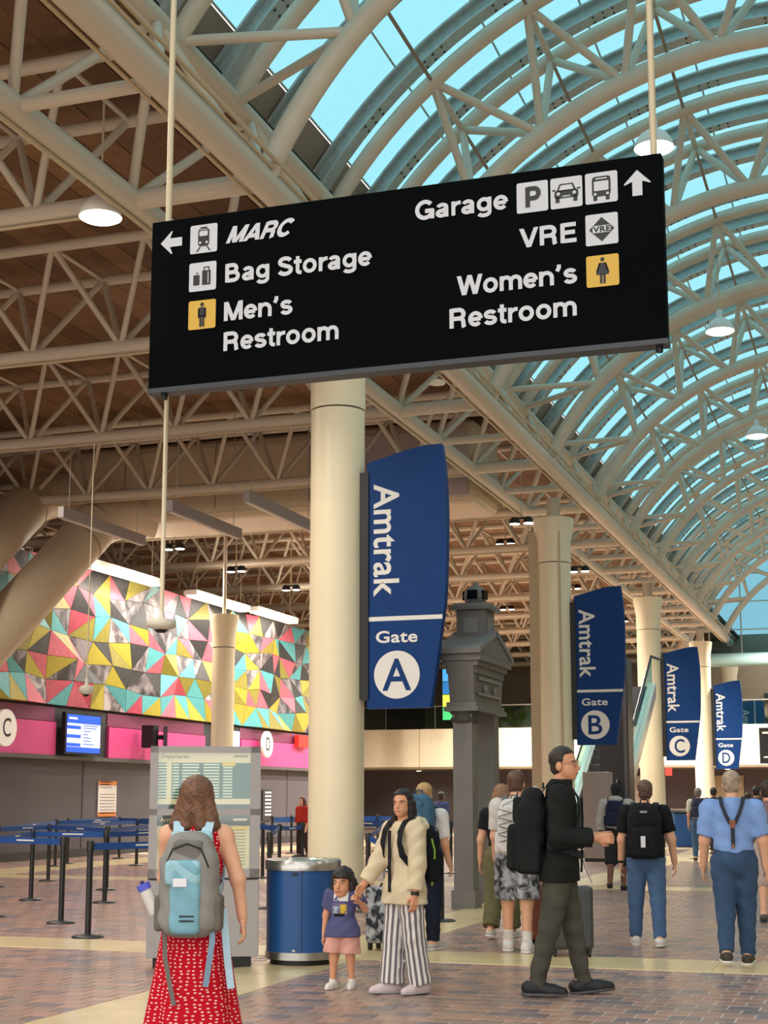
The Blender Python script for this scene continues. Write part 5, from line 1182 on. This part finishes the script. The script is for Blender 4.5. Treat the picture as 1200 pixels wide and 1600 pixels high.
for z in (-.005, .02): box('webbing', Q(.01, .229, z), (.08, .006, .008), BLACK, g)
MB().tube([Q(-.115, .19, .30), Q(-.08, .20, .38), Q(0, .2, .41), Q(.08, .2, .38), Q(.12, .19, .28)], .005, 6).build('zip', BLACK, g)
P.straps(g, STP, wdt=.06, x=.055)
MB().ribbon([Q(.135, .12, .0), Q(.14, .14, -.12), Q(.125, .15, -.24), Q(.11, .16, -.36)], (0, -1, 0), .032, .004).build('loose_strap', cloth('strap_grey_blue', '#7f97ad'), g)
MB().ribbon([Q(.18, .05, .05), Q(.20, .06, -.1), Q(.215, .06, -.24), Q(.235, .06, -.38)], (.3, -1, 0), .04, .004).build('loose_strap', STP, g)
MB().ribbon([Q(-.13, .12, -.04), Q(-.12, .14, -.2), Q(-.085, .155, -.36), Q(-.06, .16, -.46)], (0, -1, 0), .025, .004).build('loose_strap', cloth('strap_grey', '#76706c'), g)
bt = P.bag('white water bottle with a violet lid in the side pocket of the light blue backpack', 'bottle', 'water_bottle'); a = Q(-.185, .10, .03); b = Q(-.245, .11, .155); d = nrm(b - a)
MB().tube([a, a + (b - a) * .8, b], [.036, .036, .034], 18).build('flask', M('bottle_white', '#ddd9d2', .35), bt); MB().tube([b, b + d * .035], .038, 18).build('lid', M('lid_violet', '#5a62d8', .4), bt); MB().tube([b + d * .035, b + d * .05], .012, 10).build('spout', M('lid_dark', '#23286b', .4), bt)

# --- mother and little girl holding hands
pm_ = fl(632, 1553); pg_ = fl(535, 1545); HM = 1.52; HG = .96
hm = math.atan2(-_R[1] * .82 - _fh[1] * .55, -_R[0] * .82 - _fh[0] * .55) - math.pi / 2          # walks left and a little toward the camera
hg = math.atan2(-_fh[1] * .97 - _R[1] * .25, -_fh[0] * .97 - _R[0] * .25) - math.pi / 2
meet = atY(560, 1402, pg_[1] - .2)
def local(pt, pos, hd): d = np.array([pt[0] - pos[0], pt[1] - pos[1]]); c, s_ = math.cos(-hd), math.sin(-hd); return V3(c * d[0] - s_ * d[1], s_ * d[0] + c * d[1], pt[2])
P = Person('little girl in a purple T-shirt and pink shorts holding her mother\u2019s hand', (pg_[0], pg_[1]), hg, HG, legs=((.10, .05, .05), (-.05, .03, .1)), arms=((.0, .2, .12), (local(meet, pg_, hg) + V3(.0, -.01, -.03), V3(-.8, .1, -1))), head=(-.1, -.02), skin='warm', res=.010, curl=(.5, 1.0), child=True, headk=1.72, bulk=.96, hipw=1.1)
P.face(open_=1.); s_ = Soft(.02)
TEE = M('girl_tee_purple', '#5a5c96', .8, spec=.2)
nt = TEE.node_tree; tc = nt.nodes.new('ShaderNodeTexCoord'); sp_ = nt.nodes.new('ShaderNodeSeparateXYZ'); nt.links.new(tc.outputs['Object'], sp_.inputs[0])
def mth(op, a, b=None):
    n = nt.nodes.new('ShaderNodeMath'); n.operation = op
    for i, x in enumerate((a, b)):
        if x is None: continue
        if isinstance(x, (int, float)): n.inputs[i].default_value = x
        else: nt.links.new(x, n.inputs[i])
    return n.outputs[0]
def rect(cx, cz, wx, wz, soft=None):
    a = mth('LESS_THAN', mth('ABSOLUTE', mth('SUBTRACT', sp_.outputs[0], cx)), wx); b = mth('LESS_THAN', mth('ABSOLUTE', mth('SUBTRACT', sp_.outputs[2], cz)), wz); c = mth('GREATER_THAN', sp_.outputs[1], .02); return mth('MULTIPLY', mth('MULTIPLY', a, b), c)
nz = nt.nodes.new('ShaderNodeTexNoise'); nz.inputs['Scale'].default_value = 45; nt.links.new(tc.outputs['Object'], nz.inputs[0]); brk = mth('GREATER_THAN', nz.outputs['Fac'], .42)
zt = .74 * HG
cur = rgb('#54567e')
def layer(prev, fac, col):
    mx = nt.nodes.new('ShaderNodeMix'); mx.data_type = 'RGBA'; nt.links.new(fac, mx.inputs['Factor'])
    if isinstance(prev, tuple): mx.inputs['A'].default_value = prev
    else: nt.links.new(prev, mx.inputs['A'])
    mx.inputs['B'].default_value = col; return mx.outputs['Result']
c_ = layer(cur, mth('MULTIPLY', rect(.0, zt - .01, .058, .035), brk), rgb('#e4e2dc')); c_ = layer(c_, rect(.015, zt - .105, .055, .045), rgb('#6d6a86')); c_ = layer(c_, mth('MULTIPLY', rect(-.025, zt - .105, .024, .035), brk), rgb('#d8b640')); c_ = layer(c_, mth('MULTIPLY', rect(.035, zt - .115, .025, .03), brk), rgb('#a7b4c8')); c_ = layer(c_, rect(.01, zt - .15, .045, .012), rgb('#1c1d2b'))
nt.links.new(c_, nt.nodes['Principled BSDF'].inputs['Base Color'])
P.shirt(TEE, sleeve=.7, hem=.475, t=.014, name='t_shirt', flare=.02, res=.009); P.pants(cloth('girl_shorts_pink', '#dba295', var=.25), upto=.82, t=.02, flare=.03, name='shorts', waist=.58, res=.009)
P.hair(hairm('hair_black_brown', '#241812'), long_=.075, vol=1.08, bangs=.022, side=.006, ys=.014); P.shoes(WSHOE, M('sole_cream', '#d9cfc6', .6), t=.004); P.socks(WSHOE, .05)

P = Person('woman with long black hair in a cream hooded jacket and striped trousers', (pm_[0], pm_[1]), hm, HM, legs=((.10, .0, .03), (-.09, .0, .08)), arms=((local(meet, pm_, hm) + V3(0, .0, .02), V3(0, -.3, -1)), (.02, .12, .12)), head=(.55, .0), skin='warm', res=.011, curl=(1.1, .45), wide=.92, bulk=.95)
P.face(open_=.8)
JK = cloth('jacket_cream', '#d8c8a8', var=.06, bump=.5); 
P.shirt(cloth('top_black', '#1e1d20'), sleeve=.1, hem=.5, t=.006, name='black_top', neck=.83)
jo = P.shirt(JK, sleeve=1.86, hem=.44, t=.021, name='jacket', flare=.02, cuff=.005, neck=.862, wr=(.004, 30.), res=.010)
hd_ = Soft(.03)
for a in np.linspace(.35, 2 * math.pi - .35, 11): hd_.cone(P.U(.055 * math.sin(a), -.012 + .058 * math.cos(a), .845 - .02 * math.cos(a)), P.U(.075 * math.sin(a), -.02 + .08 * math.cos(a), .825 - .03 * math.cos(a)), .018, .016)
hd_.ell(P.U(0, -.085, .822), V3(.125, .06, .06)); hd_.cone(P.U(-.085, -.03, .845), P.U(.085, -.03, .845), .03); hd_.wr = (.003, 40.); hd_.build('hood', JK, jo, .010)
MB().ribbon([P.U(0, .085, z) for z in (.80, .74, .66, .58, .5)], (0, 1, 0), .028, .012).build('black_placket', cloth('placket_black', '#26242a'), jo)
STR = M('striped_cloth', '#e2ddd8', .8, spec=.2); nt = STR.node_tree; at = nt.nodes.new('ShaderNodeAttribute'); at.attribute_name = 'cloth'; sp2 = nt.nodes.new('ShaderNodeSeparateXYZ'); nt.links.new(at.outputs['Vector'], sp2.inputs[0])
sn = mth('SINE', mth('MULTIPLY', sp2.outputs[0], 1.)); ramp = nt.nodes.new('ShaderNodeValToRGB'); ramp.color_ramp.elements[0].position = .42; ramp.color_ramp.elements[1].position = .52; ramp.color_ramp.elements[0].color = rgb('#6f6b72'); ramp.color_ramp.elements[1].color = rgb('#e0dbd6'); nt.links.new(mth('ADD', mth('MULTIPLY', sn, .5), .5), ramp.inputs[0]); nt.links.new(ramp.outputs[0], nt.nodes['Principled BSDF'].inputs['Base Color'])
po = P.pants(STR, upto=1.97, t=.014, flare=.045, wr=(.003, 26.), res=.010)
def legang(c):
    out = np.zeros((len(c), 3)); best = np.full(len(c), 9.)
    for sd in (1, -1):
        for i in (0, 1):
            a, b = P.J[sd][i], P.J[sd][i + 1]; ba = b - a; t = np.clip(((c - a) @ ba) / (ba @ ba), 0, 1); q = c - a - t[:, None] * ba; d = np.linalg.norm(q, axis=1); ang = np.arctan2(q[:, 1], q[:, 0] * sd * 1.0)
            m = d < best; best[m] = d[m]; out[m, 0] = ang[m] * 13
    return out
add_uv(po.data, legang)
P.hair(hairm('hair_black', '#191413'), long_=.24, vol=1.05, bangs=.046, side=.004, ys=.016); P.shoes(M('shoe_pale_pink', '#d5c3c6', .6), M('sole_grey', '#a9a3a6', .6), t=.001, high=.01)
g = pack(P, 'black backpack with green edging worn by the woman in the cream jacket', [cloth('pack_black', '#15161b')] * 3 + [cloth('pack_black2', '#1d1e22')], w_=.28, H=.44, D=.17, z0=.54, x=.06)
MB().ribbon([P.U(-.095, -.10, .76), P.U(-.1, -.115, .70), P.U(-.1, -.11, .6), P.U(-.095, -.1, .53)], (-1, -.2, 0), .014, .006).build('green_edging', M('edging_green', '#8fbf4a', .6), g)
w_ = P.bag('dark watch on the hanging wrist of the woman in the cream jacket', 'watch', 'wrist_watch'); a, b = P.A[-1][1], P.A[-1][2]; d = nrm(b - a); MB().tube([b - d * .022, b + d * .006], .032, 14).build('band', BLACK, w_)

# --- tall man in black walking right
pt_ = fl(878, 1556); hd = math.atan2(_R[1] - .10 * _fh[1], _R[0] - .10 * _fh[0]) - math.pi / 2; HT = 1.85
P = Person('tall dark haired man in a black jacket and olive trousers walking right', (pt_[0], pt_[1]), hd, HT, legs=((-.19, .015, .06), (.2, .015, .02)), arms=((-.06, .14, 1.62, .12), (-.02, .1, 1.6, .2)), lean=.04, head=(-.4, .02), skin='warm', res=.012, curl=(.9, .9), bulk=.92)
P.face(glasses=True)
BJ = cloth('jacket_black', '#1b1d1c', bump=.5)
P.shirt(BJ, sleeve=1.88, hem=.46, t=.024, name='jacket', cuff=.006, wr=(.004, 26.), res=.011); P.pants(cloth('trousers_olive_grey', '#4c4a42', bump=.6), upto=1.99, t=.016, wr=(.005, 24.), res=.011)
P.hair(hairm('hair_dark', '#2a201a'), vol=1.015, bangs=.047, ys=.004, low=-.03); P.shoes(M('shoe_black', '#1a1a1d', .6), M('sole_dark_grey', '#4a4a4c', .6), t=.005, high=.012); P.socks(cloth('sock_grey', '#77736c'), .07)
co = Soft(.02)
for a in np.linspace(.45, 2 * math.pi - .45, 17): co.cone(P.U(.034 * math.sin(a), .002 + .038 * math.cos(a), .835), P.U(.038 * math.sin(a), .002 + .042 * math.cos(a), .866), .017, .012)
co.build('collar', BJ, P.root, .009); MB().ribbon([P.U(0, .078, .80), P.U(0, .085, .72), P.U(0, .085, .62), P.U(0, .085, .5)], (0, 1, 0), .02, .016).build('zip_flap', BJ, P.root)
BK = cloth('pack_black_big', '#1d2020', bump=.5)
g = pack(P, 'very large black backpack on the tall man walking right', [BK, BK, BK, cloth('strap_black_grey', '#2b3032')], w_=.33, H=.64, D=.23, z0=.485, x=.062)
MB().ribbon([P.U(.097, -.03, .60), P.U(.105, .03, .585), P.U(.07, .075, .57), P.U(0, .085, .565)], (.6, 1, 0), .05, .008).build('hip_belt', cloth('strap_black_grey', '#2b3032'), g)
MB().ribbon([P.U(.05, .085, .57), P.U(.05, .10, .52), P.U(.05, .13, .46)], (0, 1, 0), .025, .005).build('loose_strap', cloth('strap_slate', '#3a4152'), g)

# --- people walking away, right half
ph_ = fl(1153, 1508)
P = Person('elderly man in a light blue shirt with dark suspenders walking away', (ph_[0], ph_[1]), .08, 1.70, legs=((.10, .0, .02), (-.16, .0, .3)), arms=((-.05, .2, .2), (.05, .2, .25)), head=(-.05, .0), skin='fair', res=.013, bulk=1.18, wide=1.06, fine=False)
P.shirt(cloth('shirt_sky_blue', '#85a5dd', bump=.5), sleeve=.85, hem=.56, t=.026, wr=(.005, 24.)); P.pants(cloth('jeans_navy', '#3a506f', bump=.4), upto=1.96, t=.022, waist=.605, wr=(.004, 24.)); P.hair(hairm('hair_grey', '#a9947f'), vol=1.0, bangs=.05); P.shoes(M('shoe_dark_white', '#3c3330', .6), WHT_SOLE, t=.004)
sus = P.bag('dark Y-shaped suspenders with a brown leather patch on the elderly man', 'suspenders', 'suspenders'); SM = M('suspender_navy', '#1d2333', .7); h = 1.70
yb_ = -.088
for sd in (1, -1): MB().ribbon([P.U(sd * .062, .03, .862), P.U(sd * .06, -.045, .865), P.U(sd * .052, -.083, .825), P.U(sd * .034, -.094, .775), P.U(sd * .012, -.092, .73)], [(0, 0, 1), (0, -.5, 1), (0, -1, .4), (0, -1, .1), (0, -1, 0)], .034, .006).build('strap', SM, sus)
MB().ribbon([P.U(0, -.094, .725), P.U(0, -.093, .66), P.U(0, -.096, .61)], (0, -1, 0), .034, .006).build('back_strap', SM, sus); MB().ribbon([P.U(0, -.097, .745), P.U(0, -.096, .705)], (0, -1, 0), [.06, .035], .008).build('leather_patch', M('leather_brown', '#8a5330', .6), sus); MB().ribbon([P.U(0, -.096, .625), P.U(0, -.099, .60)], (0, -1, 0), .022, .009).build('clip', M('leather_brown', '#8a5330', .6), sus)

pb_ = fl(1013, 1478)
P = Person('man in a black T-shirt and blue jeans walking away with a black backpack', (pb_[0], pb_[1]), .12, 1.64, legs=((-.10, .06, .12), (.12, .06, .02)), arms=((-.05, .28, .25), (.0, .2, .2)), head=(.35, .05), skin='fair', res=.013, bulk=1.1, fine=False)
P.shirt(cloth('tee_black', '#17181b'), sleeve=.75, hem=.5, t=.02); P.pants(cloth('jeans_blue', '#4f6a90', bump=.4), upto=1.97, t=.016, flare=.006); P.hair(hairm('hair_buzz', '#5a4234'), vol=.985, bangs=.05); P.shoes(WSHOE, WHT_SOLE, t=.003)
g = pack(P, 'black backpack with a hanging white tag on the man in jeans', [cloth('pack_black3', '#191a1d')] * 3 + [cloth('strap_dark', '#2a2b2f')], w_=.33, H=.54, D=.2, z0=.53, x=.065)
box('white_tag', P.Q(-.01, .27, .17), (.045, .008, .11), M('tag_white', '#d9d9de', .5), g); box('reflector', P.Q(0, .235, .46), (.07, .01, .02), M('reflector_grey', '#8e9299', .4), g)
ww = P.bag('dark watch on the left wrist of the man in the black T-shirt', 'watch', 'wrist_watch'); a, b = P.A[-1][1], P.A[-1][2]; d = nrm(b - a); MB().tube([b - d * .035, b - d * .012], .036, 14).build('band', BLACK, ww)

pz_ = fl(966, 1391)
P = Person('man in a light grey hoodie and dark shorts walking away with a navy bag', (pz_[0], pz_[1]), .05, 1.70, legs=((.05, .0, .05), (-.15, .02, .3)), arms=((0, .15, .1), (0, .22, .15)), skin='dark', res=.018, bulk=1.1, fine=False)
HG_ = cloth('hoodie_grey', '#aaa8a4'); so_ = P.shirt(HG_, sleeve=1.5, hem=.55, t=.035); P.pants(cloth('shorts_dark', '#2a2a2d'), upto=1.15, t=.03, flare=.01, name='shorts'); Soft(.03).ell(P.U(0, -.05, .85), V3(.12, .07, .06)).build('hood', HG_, so_, .018); P.hair(M('cap_black', '#17171b', .8), vol=1.03, bangs=.02, name='cap'); P.shoes(M('shoe_black2', '#202024', .6), BLK_SOLE)
g = pack(P, 'navy sling bag on the man in the grey hoodie', [cloth('bag_navy', '#20263d')] * 4, w_=.3, H=.4, D=.16, z0=.60, res=.018)

pq_ = fl(810, 1488)
P = Person('short haired man in patterned shorts and white shoes walking away', (pq_[0], pq_[1]), .12, 1.72, legs=((-.03, .0, .04), (.14, .03, .0)), arms=((-.1, .1, .2), (.12, .1, .3)), head=(-.1, .0), skin='fair', res=.013, fine=False)
PATT = photo_mat('shorts_pattern', '#1e1f24', '#a9aab2', 14); P.shirt(cloth('shirt_white_grey', '#cfcac4'), sleeve=.8, hem=.5, t=.016); P.pants(PATT, upto=.92, t=.035, flare=.03, name='shorts'); P.hair(hairm('hair_brown', '#5a4030'), vol=1.04, bangs=.04); P.shoes(WSHOE, WHT_SOLE, t=.006, high=.02); P.socks(cloth('sock_white', '#e4ded8'), .10)
g = pack(P, 'pale grey backpack with black lacing on the man in patterned shorts', [cloth('pack_pale', '#cdc8c4')] * 3 + [cloth('strap_grey3', '#6a6a6c')], w_=.31, H=.52, D=.2, z0=.54)
for z in (.12, .2, .28, .36):
    for s1 in (1, -1): MB().tube([P.Q(-.13 * s1, .255, z), P.Q(.13 * s1, .255, z + .07)], .004, 6).build('lace', BLACK, g)

po_ = fl(786, 1466)
P = Person('woman in a black T-shirt and olive trousers walking away beside the gateway post', (po_[0], po_[1]), .0, 1.60, legs=((.12, .0, .02), (-.12, .0, .3)), arms=((0, .1, .2), (-.02, .22, .15)), skin='fair', res=.014, fine=False, wide=.95)
P.shirt(cloth('tee_black2', '#1c1c1f'), sleeve=.6, hem=.56, t=.014); P.pants(cloth('trousers_olive', '#6b6748', bump=.4), upto=1.9, t=.03, flare=.02); P.hair(hairm('hair_light_brown', '#8a6448'), long_=.2, vol=1.06, bangs=.04); P.shoes(WSHOE, WHT_SOLE)

pe_ = fl(664, 1484)
P = Person('fair haired traveller in white behind the long haired woman, facing away', (pe_[0], pe_[1]), -.1, 1.60, legs=((.02, .0, .02), (-.04, .0, .02)), arms=((.1, .1, .4), (-.02, .2, .2)), skin='fair', res=.014, fine=False)
P.shirt(cloth('shirt_white', '#e2dfda'), sleeve=.8, hem=.56, t=.016); P.pants(cloth('trousers_navy', '#1d2233'), upto=1.94, t=.024); P.hair(hairm('hair_blond', '#b48f5c'), vol=1.05, bangs=.04); P.shoes(M('shoe_grey_white', '#c2bdb8', .6), WHT_SOLE)
g = pack(P, 'large teal blue backpack on the traveller in white', [cloth('pack_teal', '#42627a'), cloth('pack_teal_dark', '#33495f'), cloth('pack_teal', '#42627a'), cloth('strap_teal', '#3a5468')], w_=.38, H=.6, D=.24, z0=.56)

# --- small figures farther back
def far(label, u, v, h, hd, top, bottom, hairc, skin='fair', sleeve=.8, long_=0., legs=((.1, 0, .05), (-.1, 0, .2)), pantl=1.93, arms=((0, .15, .2), (0, .15, .2)), packc=None, x=None):
    p = fl(u, v) if x is None else np.array(x, float)
    P = Person(label, (p[0], p[1]), hd, h, legs=legs, arms=arms, skin=skin, res=.024, fine=False)
    P.shirt(cloth('far_' + top[1:], top), sleeve=sleeve, hem=.52, t=.02, wr=None); P.pants(cloth('far_' + bottom[1:], bottom), upto=pantl, t=.02, wr=None); P.hair(hairm('far_hair_' + hairc[1:], hairc), long_=long_, vol=1.05, bangs=.04); P.shoes(M('far_shoe', '#55504d', .6), BLK_SOLE)
    if packc: pack(P, 'backpack on the ' + label.split(',')[0], [cloth('far_pack_' + packc[1:], packc)] * 4, w_=.3, H=.45, D=.16, z0=.6, res=.022)
    return P
far('grey haired traveller in a white shirt with a dark backpack, far down the hall', 1094, 1346, 1.70, .05, '#d8d4cc', '#4b6484', '#8a8078', packc='#3a3f52')
far('dark haired traveller far left of the elderly man', 1118, 1336, 1.74, .3, '#33384a', '#3a3a3e', '#2a2220', skin='tan')
far('traveller in a plum waistcoat at the right edge, far down the hall', 1186, 1352, 1.72, .05, '#5a4a55', '#6a625c', '#2a2220', arms=((0, .15, .2), (0, .2, .2)))
far('traveller in floral shorts cut by the right edge of the picture', 1207, 1440, 1.66, .0, '#8a6a6a', '#b9a7a0', '#3a2a22', pantl=1.05)
far('person in a blue top behind the teal backpack by the far counter', 690, 1338, 1.62, -.6, '#3f4d7c', '#2c2d34', '#2a2422', skin='dark')
far('person in dark green between the gateway posts', 745, 1346, 1.66, -2.6, '#23302c', '#26262a', '#3a2c24')
far('red clad woman by the far queue left of the gate A column', 472, 1340, 1.5, 2.6, '#b2332a', '#3a2c2c', '#5a3423', long_=.18, sleeve=1.5)
far('grey haired person half hidden behind the big black backpack', 838, 1352, 1.72, .2, '#a9a29a', '#4a4a4e', '#bdb6b0')
far('traveller in a teal top beyond the elderly man', 1172, 1338, 1.6, .4, '#5fae9a', '#4a4642', '#3a2a22')

# --- rolling suitcases
def suitcase(label, u, v, w_, hh, D, c, rz, trim='#1b1b1d', speck=None, rib=True):
    p = fl(u, v); t = thing('suitcase', label, 'suitcase', (p[0], p[1], 0), rz); m = speck or M('case_' + c[1:], c, .4, var=.08)
    me = MB().box((0, 0, 0), (w_, D, hh - .07)).mesh('shell', m); bevel_mesh(me, .035, 3); link('shell', me, t).location = (0, 0, .07 + (hh - .07) / 2)
    if rib:
        for i in range(5): box('rib', (-w_ * .36 + i * w_ * .18, -D / 2 - .003, .07 + (hh - .07) / 2), (.02, .012, (hh - .07) * .86), m, t)
    box('zip_band', (0, 0, .07 + (hh - .07) / 2), (w_ + .006, .022, hh - .09), M('trim_' + trim[1:], trim, .5), t)
    for a in (-1, 1):
        for b in (-1, 1): o = MB().tube([(-.012, 0, 0), (.012, 0, 0)], .027, 14).build('wheel', BLACK, t); o.location = (a * (w_ / 2 - .04), b * (D / 2 - .04), .027); box('caster', (a * (w_ / 2 - .04), b * (D / 2 - .04), .06), (.035, .04, .04), BLACK, t)
    for a in (-.07, .07): rod('handle_bar', (a, D / 2 - .04, hh), (a, D / 2 - .04, hh + .33), .008, STEEL, t, 8)
    box('handle_grip', (0, D / 2 - .04, hh + .34), (.18, .03, .03), BLACK, t, bevel=.008); MB().tube([(-.06, 0, hh), (-.05, 0, hh + .03), (.05, 0, hh + .03), (.06, 0, hh)], .01, 8).build('carry_handle', BLACK, t)
suitcase('brown hard shell suitcase behind the tall man', 852, 1478, .36, .62, .24, '#8a4f38', .5)
suitcase('dark grey suitcase seen behind the legs of the tall man', 893, 1494, .4, .64, .26, '#3c3e3f', .3)
suitcase('dark suitcase with white flecks behind the woman in striped trousers', 603, 1485, .34, .6, .24, '#1f2633', -.2, speck=dots_mat('flecked_case', '#1b2230', '#cfd2da', 16., .2, .8) if False else photo_mat('flecked_case', '#1c2433', '#c7cbd4', 13), rib=False)
